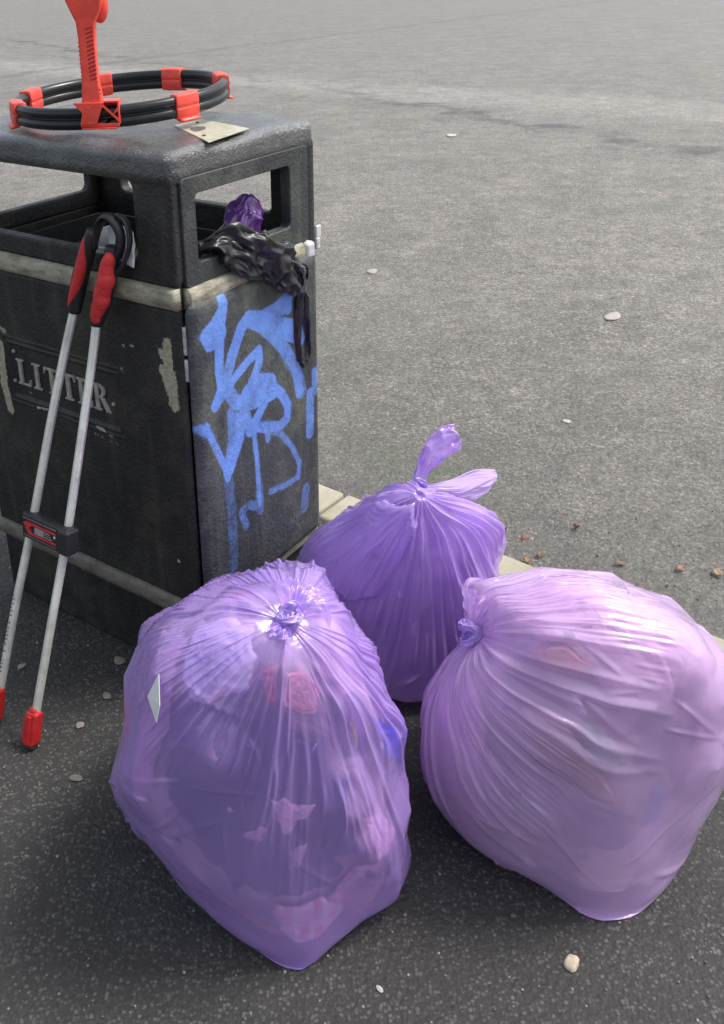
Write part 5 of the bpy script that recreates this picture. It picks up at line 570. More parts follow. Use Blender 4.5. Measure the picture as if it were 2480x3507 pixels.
BODY_B = (29, 44, '''234,1510,488 234,1510,488 234,1510,488 234,1510,488 234,1510,488 234,1510,488 234,1510,488 234,1510,488 234,1510,488 234,1510,488 234,1510,488 234,1510,488 234,1510,488 234,1510,488 234,1510,488 234,1510,488 234,1510,488 234,1510,488 234,1510,488 234,1510,488 234,1510,488 234,1510,488 234,1510,488 234,1510,488 234,1510,488 234,1510,488 234,1510,488 234,1510,488 234,1510,488 234,1510,488 234,1510,488 234,1510,488 234,1510,488 234,1510,488 234,1510,488 234,1510,488 234,1510,488 234,1510,488 234,1510,488 234,1510,488 234,1510,488 234,1510,488 234,1510,488 234,1510,488 253,1513,485 252,1515,486 251,1516,488 250,1518,489 248,1519,490 245,1520,492 243,1521,493 241,1521,494 238,1522,495 235,1522,495 232,1522,496 230,1522,496 227,1521,497 224,1521,497 222,1520,497 220,1519,496 218,1517,496 216,1516,495 215,1515,494 214,1513,493 214,1512,491 214,1510,490 214,1509,488 215,1508,486 216,1507,484 217,1506,482 219,1505,480 222,1504,478 224,1503,476 227,1503,475 230,1503,474 233,1502,473 236,1502,472 239,1503,472 241,1503,472 244,1503,473 246,1504,473 249,1505,474 250,1506,475 252,1507,477 253,1508,478 254,1509,480 254,1511,481 254,1512,483 272,1521,477 269,1524,479 267,1527,482 263,1530,484 260,1533,486 255,1535,487 251,1537,489 246,1538,490 241,1539,491 236,1540,492 231,1540,493 226,1540,494 221,1538,495 216,1536,496 211,1534,497 207,1531,497 203,1528,497 199,1525,496 197,1522,495 195,1518,493 193,1515,490 193,1512,487 193,1510,484 195,1507,480 197,1505,476 200,1503,472 204,1502,468 209,1500,464 214,1499,460 219,1499,457 225,1498,454 231,1498,453 237,1498,452 243,1498,451 248,1499,452 254,1499,453 259,1501,455 263,1503,457 267,1505,459 270,1507,462 272,1510,465 273,1512,468 274,1515,471 273,1518,474 290,1534,466 286,1540,468 282,1544,470 276,1549,472 271,1553,474 265,1557,475 258,1560,476 251,1563,477 245,1565,478 238,1565,479 231,1566,480 224,1564,482 217,1562,484 210,1558,485 203,1554,487 196,1549,488 190,1543,489 185,1538,489 181,1533,488 177,1528,486 175,1523,484 174,1518,480 174,1514,475 176,1510,469 179,1506,463 183,1503,457 189,1500,451 196,1498,446 203,1497,441 212,1496,436 220,1495,432 229,1495,430 238,1495,429 247,1495,429 256,1496,430 265,1498,432 273,1500,435 280,1503,438 286,1506,442 291,1510,447 293,1514,451 295,1519,455 294,1524,459 293,1529,463 309,1552,452 303,1560,454 296,1567,455 289,1574,456 281,1580,457 273,1585,457 265,1590,458 257,1594,458 249,1596,458 240,1598,459 232,1597,461 223,1596,462 214,1592,464 206,1586,467 197,1580,469 189,1573,472 181,1565,474 174,1557,475 168,1550,476 162,1542,475 158,1535,472 157,1528,467 156,1521,462 158,1515,455 162,1510,448 167,1505,440 174,1501,433 183,1498,426 193,1496,419 204,1494,413 215,1493,409 227,1493,406 240,1493,404 253,1493,404 265,1495,406 278,1497,408 290,1500,413 301,1504,418 309,1509,423 316,1515,430 319,1522,435 319,1529,441 317,1537,445 314,1544,449 328,1573,435 320,1583,437 310,1593,437 301,1602,437 291,1610,437 282,1618,436 273,1624,437 263,1628,436 253,1631,436 243,1633,437 234,1633,438 224,1631,440 214,1626,441 204,1619,444 194,1611,447 184,1602,451 175,1592,454 165,1582,457 157,1572,458 150,1562,458 145,1551,456 141,1542,452 140,1532,447 141,1524,440 144,1516,432 150,1509,423 159,1504,414 169,1499,405 182,1496,397 196,1493,390 210,1492,385 225,1491,381 239,1491,379 254,1492,379 269,1493,380 284,1496,383 300,1500,387 315,1505,393 329,1512,400 340,1521,409 345,1530,416 347,1541,424 342,1551,429 336,1562,433 348,1595,418 336,1608,418 324,1620,418 313,1632,417 302,1642,416 291,1651,415 280,1659,415 269,1665,414 258,1669,414 247,1671,414 236,1671,414 225,1668,416 214,1662,417 203,1654,420 192,1644,424 181,1634,429 169,1623,433 159,1611,436 149,1598,438 140,1585,439 132,1572,438 126,1559,435 123,1547,430 122,1535,423 125,1525,414 131,1515,404 140,1507,393 154,1500,382 171,1496,373 189,1493,367 205,1491,361 222,1491,357 239,1490,355 256,1491,354 274,1493,355 290,1496,359 307,1500,363 324,1507,369 341,1515,376 356,1526,385 368,1538,394 371,1552,403 369,1567,411 359,1581,415 366,1616,399 351,1632,399 337,1647,398 324,1660,398 312,1673,396 300,1684,395 288,1694,394 276,1702,393 264,1707,391 252,1711,391 239,1711,392 227,1707,393 215,1700,394 202,1691,397 190,1679,402 178,1667,407 165,1654,411 153,1640,414 142,1625,417 130,1609,419 120,1594,419 111,1578,417 105,1563,412 102,1548,405 103,1534,394 109,1521,382 123,1511,369 141,1502,358 163,1497,350 182,1494,344 200,1491,337 219,1490,332 238,1490,331 258,1490,330 278,1492,330 298,1496,333 315,1501,339 332,1509,345 351,1519,352 368,1532,360 383,1547,370 391,1564,381 389,1582,390 381,1600,396 383,1637,379 365,1655,380 348,1671,379 334,1687,378 321,1701,377 308,1715,375 295,1727,374 283,1737,372 269,1744,371 256,1748,371 242,1749,372 228,1745,372 215,1737,373 202,1727,376 188,1714,380 174,1700,386 161,1684,390 148,1668,394 134,1651,397 120,1634,400 108,1616,400 96,1597,398 87,1579,393 81,1561,384 81,1544,372 89,1528,358 107,1515,345 130,1505,334 155,1499,328 176,1495,321 195,1491,313 217,1489,307 238,1489,306 259,1490,306 281,1492,306 304,1496,308 325,1502,313 343,1512,320 359,1524,328 377,1539,337 393,1556,346 404,1576,357 408,1597,368 398,1617,375 398,1656,360 377,1676,361 359,1694,361 343,1711,360 329,1728,358 315,1744,356 302,1758,355 289,1769,354 274,1777,353 260,1782,354 245,1782,354 229,1778,354 215,1771,354 200,1760,356 186,1746,360 171,1730,365 157,1712,370 142,1694,374 127,1676,378 112,1657,380 96,1637,381 81,1617,379 69,1595,372 61,1574,362 60,1553,348 73,1535,333 94,1519,320 120,1508,311 147,1501,305 169,1496,298 190,1491,289 214,1488,281 237,1489,281 260,1490,282 284,1493,283 309,1496,284 334,1503,287 354,1515,295 370,1529,304 386,1546,313 401,1566,323 414,1587,333 419,1611,344 413,1634,354 409,1673,339 389,1695,343 369,1715,343 351,1734,341 336,1752,340 321,1769,338 308,1784,337 293,1797,337 278,1805,337 262,1809,337 246,1809,338 230,1806,338 214,1799,338 199,1789,339 184,1775,342 169,1757,346 153,1738,351 137,1719,356 120,1699,360 103,1678,362 85,1657,362 68,1634,358 51,1611,351 42,1587,339 43,1563,323 58,1542,308 82,1525,295 111,1512,287 139,1504,282 163,1497,275 185,1491,264 211,1488,255 237,1488,254 262,1490,256 287,1493,258 314,1497,259 341,1505,262 364,1518,269 381,1534,279 395,1554,290 408,1575,300 420,1599,310 427,1624,321 425,1650,332 418,1689,319 399,1713,325 377,1734,325 358,1754,324 341,1774,322 326,1791,320 311,1807,320 297,1819,321 280,1827,321 264,1831,322 246,1831,323 230,1828,322 213,1822,322 197,1812,323 181,1798,325 166,1781,328 149,1761,333 131,1741,339 113,1719,342 94,1698,344 74,1675,343 55,1651,338 37,1626,329 25,1599,315 30,1573,298 46,1550,282 71,1531,270 102,1517,264 131,1507,259 156,1499,251 180,1491,238 207,1487,228 236,1487,227 264,1489,228 290,1493,232 319,1498,233 348,1507,236 375,1520,242 392,1539,253 405,1562,265 414,1586,277 425,1611,287 431,1638,298 430,1664,310 426,1705,299 408,1729,306 384,1752,307 363,1773,306 345,1793,305 329,1810,304 314,1825,304 299,1837,305 282,1844,306 264,1848,308 247,1848,308 229,1845,308 212,1840,307 196,1831,308 179,1818,309 163,1801,312 146,1782,316 126,1761,322 107,1738,325 86,1716,326 65,1692,324 42,1667,318 24,1640,306 13,1612,290 19,1584,273 35,1559,257 61,1538,245 93,1522,239 123,1511,235 149,1501,225 175,1492,211 204,1486,199 235,1486,196 265,1488,199 293,1493,204 323,1500,207 355,1509,208 383,1524,215 403,1545,226 415,1570,240 422,1596,253 429,1623,265 434,1651,276 434,1678,288 431,1719,278 413,1745,287 390,1768,290 368,1790,289 348,1809,288 332,1826,288 316,1841,288 299,1852,290 282,1858,292 264,1861,293 246,1861,294 229,1859,294 211,1854,293 194,1846,293 178,1834,294 161,1818,296 142,1799,300 122,1778,305 101,1756,308 78,1732,308 55,1707,305 32,1681,297 12,1653,283 4,1624,266 8,1595,247 26,1568,231 53,1545,220 85,1528,214 115,1515,209 142,1503,198 169,1493,182 200,1486,169 234,1484,164 266,1487,167 297,1493,173 328,1501,177 361,1512,179 390,1529,186 414,1551,196 425,1578,213 429,1607,229 432,1636,242 435,1664,254 436,1692,267 432,1733,257 418,1759,267 396,1784,272 371,1805,272 350,1824,272 333,1840,272 316,1853,273 299,1863,276 282,1869,278 264,1872,280 246,1872,280 228,1870,280 211,1865,279 193,1858,279 177,1847,279 159,1832,281 139,1814,285 118,1794,288 95,1771,291 71,1747,290 45,1722,285 23,1695,275 1,1666,260 -3,1636,242 0,1606,222 17,1578,205 45,1554,194 76,1535,187 107,1520,181 134,1507,169 162,1494,151 196,1486,135 232,1484,128 267,1487,132 301,1493,137 334,1503,145 367,1517,149 398,1534,155 423,1558,167 434,1587,185 437,1618,203 435,1648,220 436,1677,233 436,1705,245 433,1747,236 422,1773,247 399,1798,254 373,1819,255 351,1837,256 333,1852,257 316,1864,259 299,1873,262 281,1878,264 263,1880,266 245,1880,267 227,1878,266 210,1874,266 193,1867,265 176,1857,265 157,1844,266 137,1827,269 115,1808,272 89,1786,274 64,1762,272 37,1736,265 14,1708,253 -3,1679,236 -9,1649,217 -5,1618,196 10,1589,178 38,1565,167 68,1544,159 99,1527,151 126,1511,137 156,1497,116 191,1487,99 230,1484,89 268,1487,93 306,1494,97 339,1507,109 372,1522,116 405,1541,122 428,1568,137 442,1598,155 443,1630,177 439,1661,195 436,1691,211 436,1719,223 431,1760,214 421,1787,226 400,1811,234 375,1831,238 351,1848,239 332,1862,241 315,1873,244 298,1880,247 280,1885,250 262,1887,253 244,1886,253 226,1885,253 209,1881,252 192,1875,251 175,1866,251 156,1854,252 135,1839,254 111,1821,256 85,1799,256 57,1775,252 30,1749,244 5,1721,230 -6,1692,212 -14,1661,191 -8,1631,171 5,1602,151 32,1577,139 61,1555,129 91,1536,119 118,1517,101 149,1501,78 186,1490,58 227,1485,46 269,1489,49 309,1496,54 344,1511,68 378,1529,78 410,1551,88 433,1578,104 448,1609,124 448,1643,149 442,1675,170 436,1705,188 434,1733,201 428,1774,191 419,1800,204 401,1824,214 375,1843,220 351,1858,223 331,1871,226 313,1880,229 296,1887,233 278,1891,237 260,1892,239 243,1892,240 226,1890,239 209,1887,239 192,1882,237 174,1874,237 155,1863,237 133,1849,238 108,1832,239 81,1812,237 50,1789,232 24,1762,222 0,1734,206 -9,1705,187 -15,1675,166 -10,1646,144 4,1617,125 28,1591,110 55,1568,98 83,1547,84 110,1526,63 141,1508,36 180,1495,14 223,1484,3 268,1488,3 311,1501,6 349,1517,21 383,1538,37 412,1563,53 437,1592,70 449,1624,94 451,1657,119 445,1689,143 437,1719,163 432,1747,178 423,1789,168 414,1813,181 398,1835,193 374,1854,201 349,1868,206 329,1878,210 311,1887,214 294,1892,219 276,1895,222 259,1897,225 242,1896,226 225,1895,226 208,1892,224 192,1887,223 174,1881,222 154,1871,222 131,1858,222 105,1843,221 76,1823,218 47,1801,210 17,1775,198 0,1748,181 -11,1719,161 -13,1690,140 -9,1661,117 5,1634,98 27,1608,81 51,1584,66 77,1561,48 103,1539,23 133,1505,3 169,1465,3 211,1437,3 257,1441,3 303,1464,3 345,1493,3 383,1542,3 413,1579,15 436,1608,36 447,1641,63 452,1672,88 446,1705,115 438,1735,137 429,1763,154 416,1803,144 406,1826,158 392,1846,171 371,1863,181 347,1876,188 326,1885,193 308,1892,198 291,1897,203 274,1900,207 257,1900,210 240,1900,211 224,1899,211 208,1896,210 191,1892,209 173,1886,207 153,1878,206 129,1867,205 103,1852,202 73,1834,197 44,1813,187 16,1788,172 2,1761,155 -10,1733,134 -9,1706,113 -6,1678,90 10,1653,71 28,1628,52 50,1604,34 73,1580,11 99,1551,3 129,1514,3 165,1482,3 207,1459,3 254,1466,3 300,1491,3 342,1520,3 377,1559,3 407,1590,3 430,1629,4 442,1660,31 446,1691,59 445,1721,85 436,1751,109 426,1778,128 408,1818,119 396,1838,135 382,1856,148 365,1872,160 344,1883,170 322,1891,176 304,1897,182 288,1901,187 271,1903,192 255,1904,194 239,1903,196 223,1902,195 208,1900,194 191,1897,193 173,1892,192 152,1884,190 128,1874,187 100,1861,182 72,1844,174 41,1824,162 21,1801,146 5,1776,127 -3,1749,106 -3,1723,85 3,1698,64 17,1674,45 33,1651,24 53,1628,7 76,1606,7 101,1584,3 130,1553,3 165,1520,3 205,1497,3 250,1501,3 295,1526,3 336,1554,3 370,1592,3 397,1622,3 417,1651,3 432,1680,3 437,1711,29 439,1740,54 432,1768,79 421,1794,101 399,1832,93 384,1850,111 370,1866,125 355,1879,138 338,1889,149 318,1896,157 300,1901,164 284,1904,170 268,1906,174 253,1906,177 237,1906,179 222,1905,179 207,1903,178 191,1900,176 172,1896,174 151,1889,171 127,1880,167 100,1868,160 72,1853,149 48,1834,135 29,1813,118 14,1790,99 8,1767,79 7,1742,57 16,1720,38 29,1698,19 43,1677,4 62,1657,8 83,1638,10 107,1619,7 135,1599,3 166,1568,3 204,1548,3 246,1547,3 288,1570,3 326,1595,3 357,1631,3 382,1658,3 401,1683,5 415,1708,5 424,1734,5 426,1760,25 423,1785,49 412,1810,73 386,1844,67 372,1860,86 357,1874,102 342,1885,116 327,1893,127 311,1899,137 294,1903,145 279,1906,151 265,1907,156 250,1908,159 236,1908,160 221,1907,160 206,1905,160 189,1903,158 171,1899,155 150,1893,151 127,1885,144 101,1874,135 79,1860,123 59,1844,108 41,1825,90 30,1806,71 24,1785,51 24,1764,31 33,1744,13 43,1724,3 57,1706,6 75,1689,10 95,1673,13 117,1658,12 143,1645,7 171,1623,3 204,1608,3 241,1603,3 278,1620,3 312,1642,3 340,1672,3 362,1693,8 380,1715,9 394,1737,9 403,1759,9 407,1782,10 404,1805,23 398,1825,45 366,1855,43 356,1869,61 343,1880,78 329,1889,93 315,1896,105 301,1901,115 288,1904,123 274,1907,130 260,1908,135 247,1908,138 233,1908,140 219,1908,140 204,1906,139 187,1904,137 170,1900,133 150,1895,127 129,1888,118 110,1878,108 91,1867,95 74,1853,80 61,1838,63 52,1821,45 47,1804,26 49,1787,9 54,1770,3 63,1753,5 75,1738,8 92,1724,12 111,1711,16 131,1699,15 154,1689,12 178,1681,4 206,1669,3 235,1661,3 267,1671,3 296,1692,3 321,1711,4 340,1729,11 356,1748,12 368,1767,13 376,1786,13 380,1805,13 380,1823,13 375,1840,22 341,1865,23 333,1875,40 324,1884,55 313,1891,69 302,1897,81 290,1901,91 278,1904,99 266,1906,106 254,1907,111 242,1907,114 229,1907,116 215,1907,116 201,1905,114 187,1903,111 171,1900,106 155,1895,99 139,1889,91 123,1881,80 110,1872,68 97,1861,54 87,1849,39 80,1836,23 78,1823,7 78,1810,6 82,1796,7 89,1783,9 100,1771,12 114,1760,15 130,1750,17 147,1741,18 166,1734,16 185,1728,11 207,1724,5 231,1721,3 255,1725,3 279,1739,3 299,1751,7 316,1764,10 328,1780,14 339,1795,15 346,1810,16 349,1825,16 349,1840,16 347,1853,16 313,1871,16 308,1878,21 301,1885,34 294,1890,46 286,1895,56 277,1898,65 267,1900,73 257,1902,79 248,1904,84 238,1904,87 227,1904,88 215,1903,87 203,1902,85 191,1900,82 179,1897,77 167,1893,71 155,1888,63 144,1882,54 134,1875,43 126,1868,32 119,1859,20 115,1850,9 113,1841,10 113,1831,10 115,1821,11 121,1812,13 129,1803,15 140,1795,17 152,1788,19 164,1782,19 178,1777,18 193,1773,16 209,1771,11 226,1771,9 243,1773,5 261,1779,6 276,1788,8 289,1798,10 300,1808,12 308,1819,13 314,1831,15 317,1842,16 317,1852,16 316,1862,16 283,1872,13 280,1877,13 277,1881,13 272,1885,20 266,1889,29 260,1892,37 253,1894,44 247,1896,49 240,1897,54 233,1898,56 225,1898,57 217,1897,57 209,1896,55 200,1895,52 192,1892,48 184,1890,43 176,1886,37 169,1882,31 163,1878,23 158,1873,14 154,1867,14 151,1861,14 149,1855,14 150,1849,15 152,1843,16 156,1837,17 161,1831,18 167,1826,19 175,1822,19 183,1818,19 192,1815,19 202,1813,18 212,1812,16 222,1812,13 233,1814,12 244,1816,11 253,1820,9 262,1826,10 270,1832,10 276,1839,11 281,1846,12 283,1853,13 285,1860,13 285,1866,13 250,1871,13 249,1874,14 248,1876,14 246,1879,14 243,1881,15 240,1883,15 237,1884,16 233,1886,17 230,1887,19 226,1887,21 222,1887,22 217,1887,22 213,1887,22 209,1886,20 205,1885,18 201,1883,18 198,1881,18 194,1879,18 192,1876,18 189,1874,18 187,1871,18 186,1868,18 186,1865,18 186,1862,19 187,1859,19 189,1856,19 191,1854,19 194,1852,19 198,1849,19 202,1848,19 206,1847,19 211,1846,18 215,1845,18 220,1845,17 225,1846,16 230,1847,15 234,1849,14 238,1851,14 242,1853,14 245,1856,13 247,1859,13 249,1862,13 250,1865,13 251,1868,13 218,1870,18 218,1870,18 218,1870,18 218,1870,18 218,1870,18 218,1870,18 218,1870,18 218,1870,18 218,1870,18 218,1870,18 218,1870,18 218,1870,18 218,1870,18 218,1870,18 218,1870,18 218,1870,18 218,1870,18 218,1870,18 218,1870,18 218,1870,18 218,1870,18 218,1870,18 218,1870,18 218,1870,18 218,1870,18 218,1870,18 218,1870,18 218,1870,18 218,1870,18 218,1870,18 218,1870,18 218,1870,18 218,1870,18 218,1870,18 218,1870,18 218,1870,18 218,1870,18 218,1870,18 218,1870,18 218,1870,18 218,1870,18 218,1870,18 218,1870,18 218,1870,18''')
LITTER_SHAPES = {
    'white_paper': ('L', [(0.168, 0.432), (0.111, 0.425), (0.061, 0.457), (0.097, 0.564), (0.143, 0.591), (0.179, 0.559), (0.204, 0.559), (0.211, 0.518), (0.194, 0.486)]),
    'dark_sack': ('L', [(0.244, 0.53), (0.201, 0.555), (0.143, 0.589), (0.176, 0.664), (0.197, 0.702), (0.219, 0.743), (0.326, 0.766), (0.394, 0.761), (0.444, 0.748), (0.47, 0.727), (0.477, 0.693), (0.53, 0.668), (0.498, 0.636), (0.437, 0.595), (0.319, 0.559)]),
    'red_packet': ('L', [(0.097, 0.618), (0.082, 0.652), (0.143, 0.67), (0.154, 0.655)]),
    'orange_wrapper': ('L', [(0.093, 0.691), (0.09, 0.75), (0.125, 0.761), (0.168, 0.745), (0.161, 0.705), (0.14, 0.68)]),
    'blue_packet': ('L', [(0.233, 0.834), (0.366, 0.884), (0.398, 0.852), (0.323, 0.827)]),
    'pink_wrapper': ('L', [(0.308, 0.682), (0.301, 0.695), (0.315, 0.711), (0.312, 0.727), (0.333, 0.72), (0.337, 0.711), (0.358, 0.707), (0.366, 0.698), (0.341, 0.691)]),
    'striped_label': ('L', [(0.366, 0.775), (0.384, 0.798), (0.448, 0.811), (0.462, 0.793), (0.448, 0.777), (0.401, 0.764)]),
    'pink_bag': ('L', [(0.283, 0.432), (0.204, 0.434), (0.222, 0.486), (0.258, 0.514), (0.323, 0.552), (0.459, 0.577), (0.53, 0.566), (0.391, 0.516), (0.341, 0.466)]),
    'crumpled_wrapper': ('L', [(0.502, 0.698), (0.484, 0.736), (0.509, 0.759), (0.552, 0.745), (0.573, 0.727), (0.556, 0.709)]),
    'crisp_packet': ('L', [(0.491, 0.743), (0.444, 0.761), (0.47, 0.786), (0.502, 0.791), (0.566, 0.78), (0.541, 0.757)]),
    'green_packet': ('R', [(0.294, 0.016), (0.323, 0.02), (0.401, -0.007), (0.366, -0.023), (0.323, -0.011)]),
    'blue_strip': ('R', [(0.48, 0.98), (0.509, 0.97), (0.516, 0.948), (0.487, 0.943), (0.48, 0.959)]),
    'red_paper': ('R', [(0.151, 0.08), (0.226, 0.095), (0.283, 0.077), (0.262, 0.064), (0.194, 0.064)]),
    'pink_paper': ('R', [(0.151, 0.325), (0.269, 0.264), (0.401, 0.209), (0.448, 0.148), (0.452, 0.084), (0.459, 0.045), (0.358, 0.043), (0.237, 0.089), (0.147, 0.102), (0.097, 0.157)]),
    'brown_card': ('R', [(0.19, 0.007), (0.254, 0.009), (0.344, -0.018), (0.419, -0.039), (0.337, -0.043), (0.251, -0.05)]),
    'grey_sack': ('R', [(0.237, 0.914), (0.276, 0.943), (0.344, 0.95), (0.423, 0.957), (0.487, 0.934), (0.427, 0.916), (0.376, 0.877), (0.319, 0.868)]),
    'pale_bag': ('R', [(0.118, 0.807), (0.104, 0.939), (0.161, 0.936), (0.211, 0.9), (0.208, 0.852), (0.183, 0.816)]),
}
SWAG = [(0.022, 0.623), (0.09, 0.707), (0.158, 0.684), (0.226, 0.675), (0.362, 0.652), (0.412, 0.623), (0.391, 0.584), (0.434, 0.539), (0.498, 0.495), (0.484, 0.455), (0.262, 0.461), (0.111, 0.48)]
GRAFFITI = [([(95, 823), (87, 795), (79, 755), (74, 705), (80, 664), (59, 636)], 13.9, 1), ([(93, 816), (67, 794), (41, 782), (50, 762), (79, 760)], 14.5, 1), ([(66, 777), (84, 773)], 17.5, 1), ([(59, 636), (89, 652), (121, 672), (162, 690), (195, 700)], 11.4, 1), ([(195, 700), (197, 677), (175, 644), (140, 611)], 13.0, 1), ([(94, 677), (113, 717), (145, 764), (168, 777), (207, 765), (257, 768), (301, 780)], 15.3, 1), ([(297, 784), (298, 756)], 13.7, 1), ([(207, 760), (283, 763)], 15.4, 1), ([(168, 775), (206, 752), (268, 730), (334, 703), (337, 676)], 17.5, 1), ([(231, 742), (267, 713), (333, 681)], 13.7, 0.9), ([(202, 753), (242, 716), (287, 668), (321, 616), (332, 558)], 16.2, 0.85), ([(278, 671), (329, 595), (342, 555)], 16.8, 0.6), ([(93, 656), (117, 620), (155, 599), (196, 597), (231, 606)], 16.2, 1), ([(175, 641), (232, 620), (239, 594), (180, 598)], 17.9, 1), ([(157, 620), (206, 610)], 24.1, 1), ([(231, 611), (269, 577), (288, 543), (284, 515), (257, 508), (218, 522), (176, 542)], 12.8, 1), ([(213, 587), (190, 565), (160, 544)], 13.4, 1), ([(140, 605), (149, 568), (159, 541)], 15.2, 1), ([(209, 520), (260, 489), (299, 441), (325, 389), (319, 357), (272, 360), (217, 372)], 8.8, 0.7), ([(213, 521), (216, 496)], 9.2, 0.9), ([(100, 605), (99, 547), (83, 490)], 11.6, 0.8), ([(130, 579), (122, 537), (86, 485)], 17.1, 1), ([(114, 582), (114, 532)], 19.2, 0.75), ([(27, 605), (53, 545), (76, 496), (83, 467)], 9.3, 0.95), ([(83, 467), (89, 394), (89, 319), (85, 263)], 16.5, 0.45), ([(169, 537), (176, 470), (178, 409), (181, 359)], 8.2, 0.95), ([(181, 353), (144, 376), (118, 373), (132, 332)], 11.0, 0.6), ([(179, 396), (181, 347)], 14.0, 0.55), ([(370, 538), (367, 446)], 15.9, 0.75), ([(347, 314), (341, 271)], 15.9, 0.55), ([(386, 586), (389, 536)], 10.2, 0.7), ([(315, 261), (247, 248)], 23.1, 0.25), ([(179, 317), (269, 301)], 29.3, 0.2)]
PEELED = [([(-37, 769), (-39, 737), (-37, 703)], 10.9, 1), ([(-50, 712), (-36, 674), (-30, 645)], 12.6, 1), ([(-55, 751), (-29, 711), (-25, 670)], 9.5, 0.8), ([(-527, 663), (-531, 607), (-531, 559)], 12.5, 0.8), ([(-533, 565), (-524, 511)], 13.7, 0.8), ([(-526, 709), (-505, 697)], 7.4, 0.7), ([(-151, 742), (-150, 740)], 3.1, 0.9), ([(-132, 745), (-128, 745)], 3.0, 0.9), ([(-162, 691), (-159, 685)], 3.5, 0.9), ([(-234, 541), (-207, 529)], 3.0, 0.8), ([(-251, 543), (-239, 539)], 3.4, 0.9), ([(-428, 539), (-400, 543)], 3.7, 0.8), ([(-89, 732), (-86, 724)], 3.7, 0.5), ([(-488, 569), (-406, 562)], 2.8, 0.5), ([(-178, 530), (-155, 524)], 2.9, 0.6), ([(-52, 296), (-51, 294)], 3.4, 0.9), ([(-279, 525), (-180, 517)], 1.7, 0.7), ([(-427, 690), (-348, 688)], 1.8, 0.5)]
BLUE_SPILL = [([(-17, 779), (-16, 760)], 7.8, 1), ([(-8, 639), (-1, 623)], 8.1, 0.8)]
# ------------------------------------------------------------------ the ground: pavement, kerb, road
KD = np.array([.7677, -.6408]); KN = np.array([.6408, .7677])      # along the kerb / towards the road
KF = np.array([.083, 2.404])                                      # a point on the kerb's road edge
def kp(s, o, z): p = KF+KD*s+KN*o; return (p[0], p[1], z)
bm = bmesh.new()
nseg = 40
for a, b in zip(np.linspace(-30, 30, nseg)[:-1], np.linspace(-30, 30, nseg)[1:]):
    bm.faces.new([bm.verts.new(kp(a, -.148, 0)), bm.verts.new(kp(a, -40, 0)), bm.verts.new(kp(b, -40, 0)), bm.verts.new(kp(b, -.148, 0))])
bmesh.ops.remove_doubles(bm, verts=bm.verts, dist=.001)
o = bm_obj('pavement', bm, M['pavement']); tag(o, kind='structure')
bm = bmesh.new()
bm.faces.new([bm.verts.new(kp(-250, -.05, -.09)), bm.verts.new(kp(250, -.05, -.09)), bm.verts.new(kp(250, 400, -.09)), bm.verts.new(kp(-250, 400, -.09))])
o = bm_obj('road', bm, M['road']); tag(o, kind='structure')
kroot = empty('kerb', kp(0, -.07, -.09)); tag(kroot, kind='structure')
bm = bmesh.new(); box(bm, -.452, -.076, -.06, .452, .07, .093)
bmesh.ops.recalc_face_normals(bm, faces=bm.faces)
kme = bpy.data.meshes.new('kerb_stone'); bm.to_mesh(kme); bm.free(); kme.materials.append(M['kerb'])
for k in range(-5, 8):
    o = link('kerb_stone', kme, None, kroot, False)
    o.location = (KD[0]*(k*.912+.55), KD[1]*(k*.912+.55), rnd.uniform(-.002, .001)); o.rotation_euler = (0, 0, math.atan2(KD[1], KD[0])+rnd.uniform(-.003, .003))
    b = o.modifiers.new('bevel', 'BEVEL'); b.width = .012; b.segments = 3
    k_ = o

# loose grit
def stone_mesh(name, r, mat, flat=.55, seed=0):
    q = random.Random(seed); bm = bmesh.new(); bmesh.ops.create_icosphere(bm, subdivisions=1, radius=1)
    for v in bm.verts:
        v.co *= q.uniform(.78, 1.15); v.co.x *= r; v.co.y *= r*q.uniform(.9, 1); v.co.z *= r*flat
    return bm
vs = []; fs = []
base = []
for sd in range(6):
    b_ = stone_mesh('g', 1, None, .6, sd); base.append((np.array([v.co[:] for v in b_.verts]), [[v.index for v in f.verts] for f in b_.faces])); b_.free()
q = np.random.default_rng(4)
cnt = 0
while cnt < 5200:
    x = q.uniform(-1.1, 1.9); y = q.uniform(.75, 2.4)
    side = (np.array([x, y])-KF)@KN
    if -.15 < side < .01: continue
    z = 0 if side < 0 else -.09
    bl = (np.array([x, y])-np.array([-.190144, 1.574899])); bx = bl@np.array([.8078, -.5894]); by = bl@np.array([.5894, .8078])
    if -.66 < bx < .02 and -.02 < by < .46: continue
    r = .0011+.0022*q.random()**3 + (.003*q.random() if q.random() < .02 else 0)
    V_, F_ = base[q.integers(6)]; an = q.uniform(0, 6.28)
    rot = np.array([[math.cos(an), -math.sin(an), 0], [math.sin(an), math.cos(an), 0], [0, 0, 1]])
    o_ = len(vs); vs.extend(((V_*r)@rot.T+np.array([x, y, z+r*.25])).tolist()); fs.extend([[a+o_ for a in f] for f in F_]); cnt += 1
me = bpy.data.meshes.new('loose_grit'); me.from_pydata(vs, [], fs)
gm = Mat('grit_stone', rough=.8); gm.color(gm.ramp(gm.noise(70, 1, .5), [(.36, (.05, .05, .05)), (.52, (.12, .118, .11)), (.66, (.30, .29, .26))], 'LINEAR'))
o = link('loose_grit', me, gm.m, None, False); tag(o, kind='stuff')

